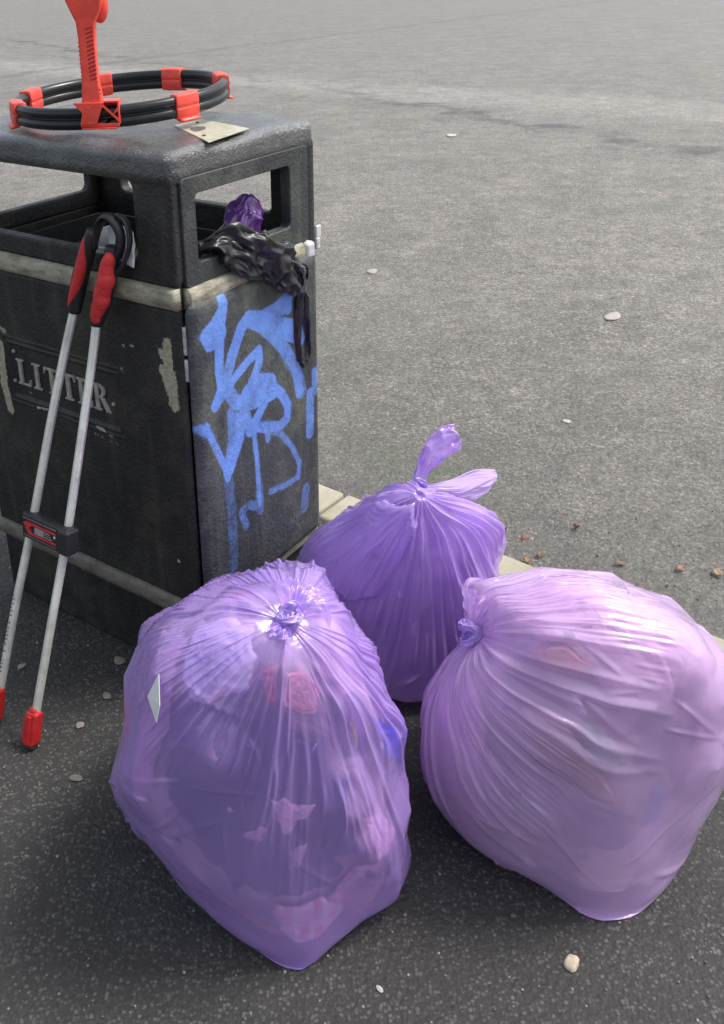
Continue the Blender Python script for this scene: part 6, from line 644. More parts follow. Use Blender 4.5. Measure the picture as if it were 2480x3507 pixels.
# pebbles one can point to
def pebble(loc, r, col, label, name='pebble', cat='pebble', flat=.45, ax=1.3, group=None):
    bm = bmesh.new(); bmesh.ops.create_icosphere(bm, subdivisions=3, radius=1)
    q = random.Random(label)
    ph = [q.uniform(0, 6) for _ in range(6)]
    for v in bm.verts:
        c = v.co.copy(); k = 1+.10*math.sin(3*c.x+ph[0])+.09*math.sin(4*c.y+ph[1])+.07*math.sin(5*c.z+ph[2])+.04*math.sin(9*c.x+ph[3])*math.sin(8*c.y+ph[4])
        v.co = Vector((c.x*r*ax*k, c.y*r*k, c.z*r*flat*k))
    m = simple(name+'_stone', col, .75, 0, .25, 120, .0008, 300)
    o = bm_obj(name, bm, m, None, True); o.location = (loc[0], loc[1], loc[2]+r*flat*.6); o.rotation_euler = (0, 0, q.uniform(0, 3)); tag(o, label, cat, group)
    return o
pebble((.400, .968, 0), .0105, (.44, .38, .28), 'large cream pebble alone on the dark asphalt below the right bag')
pebble((.109, .937, 0), .0045, (.40, .40, .38), 'small white pebble at the bottom edge, below the front bag tip')
pebble((-.436, 1.477, 0), .0075, (.24, .20, .19), 'pinkish pebble on the asphalt right of the red tong jaw')
pebble((-.386, 1.663, 0), .011, (.20, .17, .15), 'dark rusty stone close to the black bin base')
pebble((-.417, 1.343, 0), .0085, (.16, .145, .12), 'dull brown stone stuck in the asphalt left of the front bag')
pebble((-.597, 1.656, 0), .007, (.26, .25, .23), 'pale pebble at the left edge beside the long white pole')
pebble((-.396, 1.557, 0), .0085, (.17, .16, .145), 'grey pebble between the bin base and the front bag')
pebble((-.335, 1.58, 0), .012, (.17, .17, .18), 'dark blue grey stone touching the shadow beside the front bag')
pebble((1.451, 3.946, -.09), .034, (.36, .33, .30), 'flat pale oval stone far out on the road', flat=.16, ax=1.7)
pebble((.448, 4.708, -.09), .026, (.34, .32, .28), 'small flat pale stone on the road near the bin corner', flat=.2, ax=1.6)
pebble((1.546, 8.756, -.09), .045, (.42, .41, .38), 'white chip on the far part of the road', flat=.2, ax=1.5)
pebble((.955, 2.93, -.09), .011, (.46, .44, .38), 'white pebble on the road above the right bag', flat=.4)

def leaf(loc, L, w, rz, col, label, curl=.3):
    n, m_ = 12, 5; X = np.zeros((n, m_, 3))
    q = random.Random(label); ph = q.uniform(0, 6)
    for i in range(n):
        t = i/(n-1); hw = w*math.sin(PI*t**.8)*(1+.18*math.sin(t*22))+.0006
        for j in range(m_):
            s_ = (j/(m_-1)-.5)*2
            X[i, j] = ((t-.5)*L, hw*s_, .003+abs(s_)*hw*curl+.006*math.sin(t*4+ph)**2)
    me = grid_mesh('dry_leaf', X, False)
    o = link('dry_leaf', me, simple('dry_leaf', col, .7, 0, .35, 90), None); sd = o.modifiers.new('s', 'SOLIDIFY'); sd.thickness = .0006
    o.location = loc; o.rotation_euler = (q.uniform(-.2, .2), q.uniform(-.2, .2), rz); return tag(o, label, 'leaf')
leaf((.598, 2.075, .004), .034, .008, .4, (.20, .07, .04), 'rust red dry leaf on the cream kerb between two bags', .6)
leaf((.62, 2.115, -.088), .028, .006, 2.2, (.30, .16, .06), 'brown dry leaf in the gutter just behind the right bag', .5)
leaf((.66, 2.14, -.088), .03, .007, 1.2, (.22, .13, .06), 'dark brown curled leaf in the gutter by the kerb', .8)
leaf((1.006, 2.06, -.088), .032, .008, .2, (.26, .15, .09), 'orange brown leaf lying in the gutter, further right', .5)
leaf((1.091, 2.037, -.088), .036, .010, 1.9, (.30, .20, .13), 'tan leaf in the gutter at the right edge of the photo', .5)
leaf((.86, 2.09, -.088), .036, .007, .1, (.20, .13, .08), 'thin brown leaf in the gutter above the right bag', .3)
leaf((.795, 2.262, -.088), .022, .009, .6, (.10, .03, .02), 'dark red leaf scrap on the brown stain on the road', .8)

# crumbs of leaf and dirt gathered in the gutter
q = np.random.default_rng(12); vs = []; fs = []
for k in range(420):
    s_ = q.uniform(.2, 1.5); o_ = .012+abs(q.normal(0, .05)); 
    if q.random() < .25: o_ = -.15-abs(q.normal(0, .03)) if q.random() < .5 else q.uniform(.05, .4)
    p = KF+KD*s_+KN*o_; z = -.088 if o_ > -.02 else .002
    L_ = q.uniform(.002, .009)*(1 if o_ < .1 else .7); w_ = L_*q.uniform(.2, .6); an = q.uniform(0, 6.28); c_, d_ = math.cos(an), math.sin(an); hh = q.uniform(.0008, .004)
    P = [(-L_, 0, 0), (0, -w_, hh), (L_, 0, hh*.5), (0, w_, 0), (0, 0, hh+.001)]
    i0 = len(vs); vs += [(p[0]+a*c_-b*d_, p[1]+a*d_+b*c_, z+h) for a, b, h in P]; fs += [[i0, i0+1, i0+4], [i0+1, i0+2, i0+4], [i0+2, i0+3, i0+4], [i0+3, i0, i0+4], [i0, i0+3, i0+2, i0+1]]
me = bpy.data.meshes.new('gutter_debris'); me.from_pydata(vs, [], fs)
dm = Mat('leaf_crumbs', rough=.8); dm.color(dm.ramp(dm.noise(28, 1, .5), [(.35, (.03, .022, .015)), (.5, (.10, .055, .03)), (.65, (.24, .13, .07))]))
tag(link('gutter_debris', me, dm.m, None, False), kind='stuff')

# ------------------------------------------------------------------ the litter bin
BA = -.6303414
bin_ = empty('litter_bin', (-.190144, 1.574899, 0), (0, 0, BA))
tag(bin_, 'black plastic litter bin with cream strips, raised lettering and blue graffiti on its door', 'litter bin')
BW, BD = .63, .432
def fr_fn(y0): return lambda a, b, d: (a, y0+d, b)
def sd_fn(x0): return lambda a, b, d: (x0-d, a, b)
# walls round the openings
def wall(name, fn, outer, inner, th, mat=M['bin'], bev=.007):
    bm = bmesh.new(); ring_frame(bm, outer, inner, .012, .018, 0, th, fn)
    return bm_obj(name, bm, mat, bin_, True, bev, 3)
wall('front_wall', fr_fn(.0), (-BW, .878, -.001, 1.078), (-.535, .916, -.094, 1.062), .03)
wall('back_wall', fr_fn(BD-.03), (-BW, .62, -.001, 1.078), (-.535, .916, -.094, 1.062), .03)
wall('side_wall', sd_fn(-BW+.03), (.0305, .878, BD-.0305, 1.078), (.06, .916, .372, 1.055), .028)
# corner posts, full height, with rounded edges
bm = bmesh.new(); box(bm, -.094, .004, .17, -.0015, .015, 1.076); bm_obj('corner_post', bm, M['bin'], bin_, False, .006, 3)
bm = bmesh.new(); box(bm, -.09, .405, .02, -.0, BD, 1.078); bm_obj('corner_post', bm, M['bin'], bin_, False, .009, 3)
bm = bmesh.new(); box(bm, -BW, .02, .17, -BW+.028, BD-.02, .879); bm_obj('side_panel', bm, M['bin'], bin_, False, .005)
bm = bmesh.new(); box(bm, -BW+.005, BD-.026, .17, -.092, BD-.004, .62); bm_obj('back_panel', bm, M['bin'], bin_, False, .005)
bm = bmesh.new(); box(bm, -BW+.03, .03, .15, -.03, BD-.03, .17); bm_obj('floor', bm, M['bin'], bin_)
# front panel with peeled patches
def marked_panel(name, u0, u1, v0, v1, step, fn, mat, layers, th, nrm, bulge=None):
    us = np.arange(u0, u1+1e-6, step); vs_ = np.arange(v0, v1+1e-6, step)
    U, V = np.meshgrid(us, vs_); E = np.minimum.reduce([U-u0, us[-1]-U, V-v0, vs_[-1]-V])
    rnd_edge = -.006*np.clip(1-E/.008, 0, 1)**2
    Z = rnd_edge + (bulge(U, V) if bulge else 0)
    X = fn(U, V, Z)
    me = grid_mesh(name, X, False)
    for k, st in layers.items(): set_attr(me, k, np.maximum(mark_field(U*1000, V*1000, st, 6.), .62*mark_field(U*1000, V*1000, [(p_, w_*.8, a_) for p_, w_, a_ in st], 34.)) if k == 'paint' else mark_field(U*1000, V*1000, st, 13.))
    o = link(name, me, mat, bin_)
    s_ = o.modifiers.new('s', 'SOLIDIFY'); s_.thickness = th; s_.offset = nrm
    return o
def sign_recess(U, V):
    # shallow tray round the lettering with a double raised edge
    a = np.maximum(np.abs(U+.340)-.158, np.abs(V-.612)-.060)
    z = -.0035*np.clip(-a/.003, 0, 1)
    return z+.003*np.exp(-((a-.004)/.0022)**2)+.0022*np.exp(-((a-.015)/.002)**2)
fp = marked_panel('front_panel', -BW+.002, -.0025, .2, .836, .0022, lambda U, V, Z: np.stack([U, .001-Z, V], -1), M['bin_front'],
                  {'peel': PEELED, 'paint': BLUE_SPILL}, .02, -1, sign_recess)
# plinth
bm = bmesh.new(); box(bm, -BW+.004, .006, .0, -.006, BD-.006, .166); bm_obj('plinth', bm, M['bin'], bin_, False, .006)
# cream rubbing strips: half-round rails
def rail(name, pts, z0, z1, depth, mat, nrm):
    """half-round bar along pts (xy) between z0,z1; nrm = outward xy"""
    P = spline([(p[0], p[1], (z0+z1)/2) for p in pts], 60); n = len(P)
    prof = []
    for k in range(11):
        an = -PI/2+PI*k/10; prof.append((depth*math.cos(an)**.7 if abs(math.cos(an)) > 1e-6 else 0, (z1-z0)/2*math.sin(an)))
    prof.append((-.01, (z1-z0)/2)); prof.append((-.01, -(z1-z0)/2))
    X = np.zeros((n, len(prof), 3)); q = np.random.default_rng(3); wob = np.interp(np.arange(n), np.arange(0, n, 6), q.uniform(-.0012, .0012, len(range(0, n, 6))))
    for i in range(n):
        for j, (o_, z_) in enumerate(prof): X[i, j] = (P[i][0]+nrm[0]*(o_+wob[i]), P[i][1]+nrm[1]*(o_+wob[i]), P[i][2]+z_)
    me = grid_mesh(name, X, True, True, True)
    return link(name, me, mat, bin_)
rail('rubbing_strip', [(-BW, .0, 0), (-.002, 0, 0)], .837, .877, .014, M['strip'], (0, -1))['label'] = 'worn cream strip across the front of the bin'
rail('rubbing_strip', [(-BW, .0, 0), (.0, 0, 0)], .164, .203, .012, M['strip_low'], (0, -1))['label'] = 'dirty grey lower strip across the front of the bin'
rail('rubbing_strip', [(.0, .008, 0), (.0, .41, 0)], .155, .190, .010, M['strip'], (1, 0))['label'] = 'pale lower strip under the graffiti door'
# lid
def lid():
    nx, ny = 90, 64
    x0, x1, y0, y1, z0, z1, r = -BW-.002, .003, -.003, BD+.003, 1.062, 1.116, .026
    us = np.linspace(x0, x1, nx); vs_ = np.linspace(y0, y1, ny)
    # superellipse-edged slab as a radial lattice: rings from the rim to the middle
    def rect(inset, k=14):
        rr = max(r-inset, .004); a0, b0, a1, b1 = x0+inset, y0+inset, x1-inset, y1-inset; o = []
        for cx, cy, s in ((a1-rr, b1-rr, 0), (a0+rr, b1-rr, 1), (a0+rr, b0+rr, 2), (a1-rr, b0+rr, 3)):
            for q_ in range(k): an = (s+q_/(k-1))*PI/2; o.append((cx+rr*math.cos(an), cy+rr*math.sin(an)))
        # resample the sides finely
        o = np.array(o); d = np.r_[0, np.cumsum(np.linalg.norm(np.roll(o, -1, 0)-o, axis=1))]; oo = np.vstack([o, o[:1]])
        return o, d, oo
    N_ = 360; rows = []
    ref = rect(0); tt = np.linspace(0, 1, N_, endpoint=False)
    def samp(inset):
        o, d, oo = rect(inset); s_ = tt*d[-1]; return np.stack([np.interp(s_, d, oo[:, 0]), np.interp(s_, d, oo[:, 1])], 1)
    for k in range(3): rows.append((samp(0), z0+(z1-.0205-z0)*k/2.02))
    for k in range(1, 9): an = k/8*PI/2; rows.append((samp(.021*(1-math.cos(an))), z1-.020+.020*math.sin(an)))
    for ins in np.linspace(.04, .2, 17): rows.append((samp(ins), z1+.0015))
    X = np.array([[(p[0], p[1], z) for p in P] for P, z in rows])
    q = np.random.default_rng(8)
    m_ = (X[..., 2] > z1-.02)
    X[..., 2] += m_*(.0022*np.sin(X[..., 0]*21+1)*np.sin(X[..., 1]*25)+.0015*np.sin(X[..., 0]*47+X[..., 1]*31))
    X[..., 2] -= .006*np.exp(-(((X[..., 0]+.16)/.10)**2+((X[..., 1]-.03)/.02)**2))*m_
    return grid_mesh('lid', X, True, True, True)
link('lid', lid(), M['lid'], bin_)
# door on the right-hand side
door = empty('door'); door.parent = bin_
bm = bmesh.new(); ring_frame(bm, (.019, .872, .400, 1.069), (.056, .914, .337, 1.037), .010, .010, -.005, .020, sd_fn(0.0))
o = bm_obj('door_frame', bm, M['bin_frame'], door, True, .004, 3)
def dfn(U, V, Z): return np.stack([.003+Z, U, V], -1)
dp = marked_panel('door_panel', .019, .3995, .192, .836, .0018, dfn, M['bin_door'], {'paint': GRAFFITI, 'peel': [([(0, 0), (1, 1)], .1, 0)]}, .018, 1)
dp.parent = door
for (y, z, big) in ((.067, .775, 1), (.194, .769, .8), (.331, .767, 1)):
    bm = bmesh.new(); bmesh.ops.create_cone(bm, cap_ends=True, segments=20, radius1=.0062*big, radius2=.0045*big, depth=.004, matrix=Matrix.Translation((.0045, y, z)) @ Matrix.Rotation(PI/2, 4, 'Y'))
    o = bm_obj('screw', bm, M['screw'], door, False, .0006)
rl = rail('rubbing_strip', [(.003, .018, 0), (.003, .372, 0)], .834, .874, .012, M['strip'], (1, 0)); rl.parent = door; rl['label'] = 'cream strip across the door, partly under the black film'
bm = bmesh.new(); bmesh.ops.create_uvsphere(bm, u_segments=20, v_segments=12, radius=1)
for v in bm.verts: v.co = Vector((.0035+v.co.x*.002, .366+v.co.y*.0075, .565+v.co.z*.0145))
bm_obj('lock_hole', bm, M['hole'], door, True)
bm = bmesh.new(); bmesh.ops.create_cone(bm, cap_ends=True, segments=18, radius1=.008, radius2=.007, depth=.004, matrix=Matrix.Translation((.004, .366, .538)) @ Matrix.Rotation(PI/2, 4, 'Y'))
bm_obj('lock_ring', bm, M['bin_frame'], door, False, .001)
# hinge in the gap by the front corner
hg = empty('hinge'); hg.parent = door
for z0, z1, m_ in ((.752, .805, M['hinge']), (.70, .742, M['hinge'])):
    X = tube_grid([(.002, .011, z) for z in np.linspace(z0, z1, 8)], .0068, 14, 1.); link('knuckle', grid_mesh('knuckle', X, True, True, True), m_, hg)
bm = bmesh.new(); box(bm, .0, .012, .72, .0055, .026, .744); bm_obj('leaf_plate', bm, M['hinge'], hg, False, .002)
# white tape at the far end of the strip
bm = bmesh.new(); box(bm, -.03, .378, .835, .0165, .409, .871); bm_obj('end_cap', bm, M['white_tape'], bin_, False, .009, 4)
bm = bmesh.new(); box(bm, -.01, .433, .842, .002, .447, .868); box(bm, -.006, .434, .866, .001, .452, .893); bm_obj('tape_scrap', bm, M['white_tape'], bin_, False, .004, 3)
# inner liner with rubbish
bm = bmesh.new(); ring_frame(bm, (-.585, .05, -.065, .385), (-.577, .058, -.073, .377), .02, .018, .40, .865, lambda a, b, d: (a, b, d))
bm_obj('liner', bm, M['liner'], bin_, True, .002)
def rubbish():
    n, m_ = 40, 30; X = np.zeros((m_, n, 3)); q = np.random.default_rng(2)
    h = cubic_resample(q.uniform(-1, 1, (8, 10, 1)), m_, n)[..., 0]
    for j in range(m_):
        for i in range(n): X[j, i] = (-.577+.504*i/(n-1), .058+.319*j/(m_-1), .80+.025*h[j, i])
    return grid_mesh('rubbish', X, False)

# raised lettering LITTER
def letter(name, polys, cx, w):
    bm = bmesh.new()
    for P in polys: prism(bm, [(cx+(x-.5)*w, .583+y*.058) for x, y in P], lambda u, v, d: (u, .0045-d, v), .0052)
    o = bm_obj(name, bm, M['letter'], bin_, False, .0006, 1); return o
def sk(v): return v
SER = .12
Lp = [[(.16, 0), (.40, .0), (.40, 1), (.16, 1)], [(.02, .93), (.16, .93), (.16, 1), (.02, 1)], [(.40, .93), (.56, .93), (.56, 1), (.40, 1)], [(.02, 0), (.16, 0), (.16, .07), (.02, .07)], [(.40, 0), (.98, 0), (1.0, .26), (.92, .26), (.84, .09), (.40, .07)]]
Ip = [[(.36, 0), (.64, 0), (.64, 1), (.36, 1)], [(.16, .93), (.36, .93), (.36, 1), (.16, 1)], [(.64, .93), (.84, .93), (.84, 1), (.64, 1)], [(.16, 0), (.36, 0), (.36, .07), (.16, .07)], [(.64, 0), (.84, 0), (.84, .07), (.64, .07)]]
Tp = [[(.38, 0), (.62, 0), (.62, .92), (.38, .92)], [(.02, .92), (.98, .92), (.98, 1), (.02, 1)], [(.02, .76), (.07, .76), (.15, .92), (.02, .92)], [(.98, .76), (.98, .92), (.85, .92), (.93, .76)], [(.24, 0), (.38, 0), (.38, .07), (.24, .07)], [(.62, 0), (.76, 0), (.76, .07), (.62, .07)]]
Ep = [[(.14, 0), (.38, 0), (.38, 1), (.14, 1)], [(.0, .93), (.14, .93), (.14, 1), (.0, 1)], [(.0, 0), (.14, 0), (.14, .07), (.0, .07)], [(.38, .91), (.94, .91), (.94, 1), (.38, 1)], [(.86, .76), (.94, .76), (.94, .91), (.82, .91)], [(.38, .47), (.70, .47), (.70, .56), (.38, .56)], [(.66, .38), (.74, .38), (.74, .65), (.66, .65)], [(.38, 0), (.98, 0), (.98, .09), (.38, .09)], [(.84, .09), (.98, .09), (.98, .26), (.92, .26)]]
Rp = [[(.12, 0), (.34, 0), (.34, 1), (.12, 1)], [(.0, .93), (.12, .93), (.12, 1), (.0, 1)], [(.0, 0), (.12, 0), (.12, .07), (.0, .07)], [(.34, 0), (.44, 0), (.44, .07), (.34, .07)]]
arc = [(.34+.40*math.sin(a), .74+.26*math.cos(a)) for a in np.linspace(0, PI, 12)]; arci = [(.34+.20*math.sin(a), .74+.17*math.cos(a)) for a in np.linspace(PI, 0, 12)]
Rp.append(arc+arci); Rp.append([(.42, .50), (.62, .52), (1.02, .0), (.76, .0)])
for nm, pl, cx, w in (('letter', Lp, -.461, .042), ('letter', Ip, -.419, .036), ('letter', Tp, -.372, .046), ('letter', Tp, -.323, .046), ('letter', Ep, -.275, .042), ('letter', Rp, -.227, .046)):
    letter(nm, pl, cx, w)
for x, z in ((-.487, .655), (-.196, .605), (-.495, .585)):
    bm = bmesh.new(); bmesh.ops.create_uvsphere(bm, u_segments=10, v_segments=8, radius=.0045, matrix=Matrix.Translation((x, .003, z))); bm_obj('rivet', bm, M['letter'], bin_, True)

def binpt(x, y, z):
    c, s = math.cos(BA), math.sin(BA); return np.array([-.190144+x*c-y*s, 1.574899+x*s+y*c, z])

# ------------------------------------------------------------------ metal plate on the lid
pl = empty('metal_plate', tuple(binpt(-.10, .21, 1.120)), (0, 0, BA)); pl.location.z = 1.1185
bm = bmesh.new(); P = [(-.075, .0), (.108, -.115), (.083, .032), (-.078, .086)]
prism(bm, P, lambda u, v, d: (u, v, d+.0008*math.sin(u*30)), .0022)
o = bm_obj('plate', bm, M['plate'], pl, False, .0006)
for p in ((-.05, .04), (.06, -.07)):
    bm = bmesh.new(); bmesh.ops.create_cone(bm, cap_ends=True, segments=14, radius1=.004, radius2=.003, depth=.002, matrix=Matrix.Translation((p[0], p[1], .0032))); bm_obj('screw', bm, M['screw'], pl)
tag(pl, 'small cream metal plate lying loose on the bin lid under the ring', 'metal plate')
# ------------------------------------------------------------------ bag hoop on the lid
HC = np.array([-.322, 1.955, 1.161]); HA, HB = .206, .188
hoop = empty('bag_hoop', tuple(HC-np.array([0, 0, .05])))
tag(hoop, 'black bag hoop with red clips and ribbed red handle lying on the bin lid', 'bag hoop')
def hp(th, dz=0, dr=0):
    x = (HA+dr)*math.cos(th); y = (HB+dr)*math.sin(th); return np.array([x, y, .05+.06*x+.06*y+dz])
def ring_tube(name, dz, r, mat, dr=0):
    n = 120; X = np.zeros((n+1, 14, 3)); a = np.arange(14)/14*2*PI
    for i in range(n+1):
        th = i/n*2*PI; p = hp(th, dz, dr); e = np.array([math.cos(th)/HA, math.sin(th)/HB, 0]); e /= np.linalg.norm(e)
        X[i] = p+r*(np.cos(a)[:, None]*e+np.sin(a)[:, None]*np.array([0, 0, 1.]))
    return link(name, grid_mesh(name, X), mat, hoop)
ring_tube('upper_tube', .0098, .0105, M['black_tube']); ring_tube('lower_tube', -.0098, .0100, M['black_tube'], .001)
ring_tube('tube_web', 0, .0065, M['black_tube'])
def clip(th, w=.024):
    # a sleeve round both tubes with a small hook lip underneath, curved with the ring
    prof = [(-.0125, -.0215), (.0125, -.0215), (.0145, -.004), (.0125, 0), (.0145, .004), (.0125, .0215), (.006, .0235), (-.006, .0235), (-.0125, .0215), (-.0145, .004), (-.0125, 0), (-.0145, -.004)]
    n = 7; X = np.zeros((n, len(prof), 3))
    for i in range(n):
        t = th+(i/(n-1)-.5)*w*2/.2; p = hp(t); e = np.array([math.cos(t)/HA, math.sin(t)/HB, 0]); e /= np.linalg.norm(e)
        for j, (o_, z_) in enumerate(prof): X[i, j] = p+e*o_+np.array([0, 0, z_])
    o = link('clip', grid_mesh('clip', X, True, True, True), M['red_plastic'], hoop, False)
    b = o.modifiers.new('b', 'BEVEL'); b.width = .0012; b.segments = 2
    prof = [(.004, -.0195), (.014, -.0195), (.0205, -.0235), (.0205, -.0262), (.013, -.0255), (.004, -.024)]
    X = np.zeros((n, len(prof), 3))
    for i in range(n):
        t = th+(i/(n-1)-.5)*w*1.7/.2; p = hp(t); e = np.array([math.cos(t)/HA, math.sin(t)/HB, 0]); e /= np.linalg.norm(e)
        for j, (o_, z_) in enumerate(prof): X[i, j] = p+e*o_+np.array([0, 0, z_])
    l = link('lip', grid_mesh('lip', X, True, True, True), M['red_plastic'], o, False)
for th in (162, 110, 64, 14, -47, -158): clip(R(th))
# handle with its gusseted foot
hb = np.array([-.018, -HB-.004, 0])
hd = empty('handle', tuple(hb)); hd.parent = hoop
def prof_sweep(name, rows, mat, parent, bevel=.0015):
    """rows: (z, x0, x1, y0, y1)"""
    bm = bmesh.new(); rings = []
    for z, x0, x1, y0, y1 in rows:
        rings.append([bm.verts.new(c) for c in ((x0, y0, z), (x1, y0, z), (x1, y1, z), (x0, y1, z))])
    for a, b in zip(rings[:-1], rings[1:]):
        for k in range(4): q = (k+1) % 4; bm.faces.new((a[k], a[q], b[q], b[k]))
    bm.faces.new(rings[0][::-1]); bm.faces.new(rings[-1])
    return bm_obj(name, bm, mat, parent, False, bevel, 3)
zz = .05
prof_sweep('grip', [(zz+.008, -.024, .020, -.016, .010), (zz+.020, -.020, .017, -.014, .010), (zz+.06, -.0165, .0125, -.012, .010), (zz+.12, -.0155, .0135, -.012, .011), (zz+.155, -.017, .0165, -.012, .012),
                    (zz+.172, -.024, .026, -.013, .014), (zz+.19, -.031, .032, -.014, .018), (zz+.215, -.034, .034, -.014, .022), (zz+.235, -.030, .030, -.012, .020)], M['red_plastic'], hd, .004)
for k in range(17):     # rib slots down the right half of the grip
    z = zz+.026+k*.0072
    bm = bmesh.new(); box(bm, -.0015, -.0135, z, .0118+.004*(k < 2), -.0128, z+.0034)
    for v in bm.verts: v.co.z += (v.co.x)*.35; v.co.y += .00125
    bm_obj('slot', bm, M['red_jaw'], hd)
    if k < 14:
        bm = bmesh.new(); box(bm, -.0168, -.010, z, -.0150, .006, z+.0036); bm_obj('rib', bm, M['red_plastic'], hd)
bm = bmesh.new(); bmesh.ops.create_uvsphere(bm, u_segments=20, v_segments=12, radius=1)
for v in bm.verts: v.co = Vector((.022+v.co.x*.017, .016+v.co.y*.014, zz+.185+v.co.z*.034))
bm_obj('trigger', bm, M['red_plastic'], hd, True)
# foot: bracket clamped on the ring with triangular gussets
ft = empty('foot'); ft.parent = hd
def red(bmf, name='bracket', bev=.0012): 
    bm = bmesh.new(); bmf(bm); return bm_obj(name, bm, M['red_plastic'], ft, False, bev, 2)
red(lambda b: box(b, -.026, -.0135, zz-.026, .044, .017, zz-.0235+.004))
red(lambda b: box(b, -.014, .0150, zz-.022, .046, .0185, zz+.020))
red(lambda b: box(b, .0155, -.013, zz+.0165, .046, .016, zz+.0205))
red(lambda b: box(b, .0430, -.012, zz-.0215, .0462, .0148, zz+.0162))
red(lambda b: box(b, -.024, -.0165, zz-.030, .040, .010, zz-.0265))
red(lambda b: prism(b, [(-.036, .018), (.020, .018), (.010, -.004), (.004, -.020), (-.026, -.022), (-.020, .0)], lambda u, v, d: (u, -.018+d, zz+v), .012), 'bracket')
red(lambda b: prism(b, [(.012, .014), (.016, .014), (.044, -.012), (.044, -.018)], lambda u, v, d: (u, -.014+d, zz+v), .022), 'gusset', .0006)
red(lambda b: prism(b, [(.018, -.020), (.022, -.020), (.044, .010), (.044, .002)], lambda u, v, d: (u, -.0125+d, zz+v), .019), 'gusset', .0006)
red(lambda b: prism(b, [(-.022, -.020), (-.018, -.020), (-.004, .010), (-.010, .010)], lambda u, v, d: (u, -.0195+d, zz+v), .012), 'gusset', .0006)

# ------------------------------------------------------------------ twin-pole litter tongs leaning on the front of the bin
tg = empty('litter_tongs', tuple(binpt(-.237, -.305, 0)+np.array([.004, 0, 0])), (0, 0, BA))
tag(tg, 'two pole litter tongs with red and black grips and red jaws leaning on the bin', 'litter tongs')
OX, OY = -.243, -.305
def tl(p): return (p[0]-OX, p[1]-OY, p[2])
def pole(name, pts, rad, mat, n=40):
    P = spline([tl(p) for p in pts], n); return link(name, grid_mesh(name, tube_grid(P, rad, 18), True, True, True), mat, tg)
Rb = [(-.1865, -.300, .062), (-.186, -.232, .24), (-.1855, -.170, .40), (-.1850, -.108, .58), (-.1845, -.062, .72), (-.179, -.040, .812)]
Lb = [(-.2985, -.300, .050), (-.290, -.232, .24), (-.281, -.172, .40), (-.269, -.112, .58), (-.256, -.066, .72), (-.236, -.040, .822)]
pole('pole', Rb, .0085, M['pole']); pole('pole', Lb, .0085, M['pole'])
def grip(bot, top, bump, lbl):
    b, t = np.array(tl(bot)), np.array(tl(top)); P = np.array([b+(t-b)*k for k in np.linspace(0, 1, 40)])
    P[:, 0] += .006*np.sin(np.linspace(0, PI, 40))*(-1 if bump < 0 else 1)
    s = np.linspace(0, 1, 40)
    X = tube_grid(P, .0125+.0035*np.sin(s*PI)**.6, 20, 1.); g = link('grip', grid_mesh('grip', X, True, True, True), M['black_rubber'], tg); g['label'] = lbl
    # red textured insert with finger swells
    s2 = np.linspace(.06, .95, 46); P2 = np.array([b+(t-b)*k for k in s2]); P2[:, 0] += .006*np.sin(s2*PI)
    wob = .0019*np.maximum(0, np.sin(s2*2*PI*3.7))*max(bump, 0)
    off = np.array([.0015, -.0095, 0]) if bump > 0 else np.array([-.0085, -.0075, 0])
    X = tube_grid(P2+off+np.stack([wob*1.4, wob*0, wob*0], 1), (.0160 if bump > 0 else .0115)*np.sin(np.clip((s2-.05)/.91, 0.02, .98)*PI)**.35+wob*.5, 20)
    link('rubber_insert', grid_mesh('rubber_insert', X, True, True, True), M['red_rubber'], g)
    return g
grip((-.1835, -.042, .792), (-.132, -.030, .945), 1, 'right grip with bright red finger rests')
grip((-.240, -.042, .806), (-.176, -.030, .968), -1, 'left grip turned so little of its red shows')
# curved black loops at the top of the grips
def strap(name, pts, w, th):
    P = spline([tl(p) for p in pts], 40); X = tube_grid(P, w, 10, th/w, up=(1, .3, .2)); return link(name, grid_mesh(name, X, True, True, True), M['black_rubber'], tg)
strap('loop', [(-.172, -.034, .935), (-.166, -.034, .975), (-.148, -.036, .998), (-.126, -.036, 1.000), (-.108, -.034, .982), (-.108, -.032, .952), (-.122, -.030, .925)], .0085, .0028)
strap('loop', [(-.178, -.026, .955), (-.160, -.022, .985), (-.140, -.018, .99), (-.125, -.016, .965), (-.128, -.018, .94)], .012, .005)
strap('loop', [(-.118, -.026, 1.004), (-.100, -.024, .992), (-.094, -.024, .960), (-.106, -.026, .925), (-.126, -.028, .90)], .0095, .004)
# cross piece with its badge
br = empty('cross_piece', tl((-.228, -.173, .397)), (math.atan2(.8, .258)-PI/2+.17, 0, 0)); br.parent = tg
def bx(name, x0, y0, z0, x1, y1, z1, mat, bev=.003):
    bm = bmesh.new(); box(bm, x0, y0, z0, x1, y1, z1); return bm_obj(name, bm, mat, br, False, bev, 3)
bx('bar', -.066, -.016, -.026, .060, .012, .026, M['black_rubber'], .005)
bx('sleeve', .036, -.019, -.027, .066, .015, .024, M['black_rubber'], .006)
bx('rim', -.060, -.0178, .0165, .034, -.0155, .0195, M['dark_print'], .0008); bx('rim', -.060, -.0178, -.0195, .034, -.0155, -.0165, M['dark_print'], .0008)
bm = bmesh.new(); prism(bm, [(-.058, .008), (-.050, .013), (.034, .0125), (.034, .0085), (-.034, .0075), (-.042, 0), (-.034, -.0075), (.034, -.0085), (.034, -.0125), (-.044, -.013)], lambda u, v, d: (u, -.0162-d, v), .0016)
bm_obj('red_badge', bm, M['red_rubber'], br)
bx('badge_plate', -.026, -.0182, -.0068, .000, -.0163, .0066, M['grey_print'], .0006)
for k in range(3): bx('badge_line', .002, -.0178, -.0062+k*.0046, .024-.004*k, -.0163, -.0042+k*.0046, M['grey_print'] if k != 1 else M['steel'], .0003)
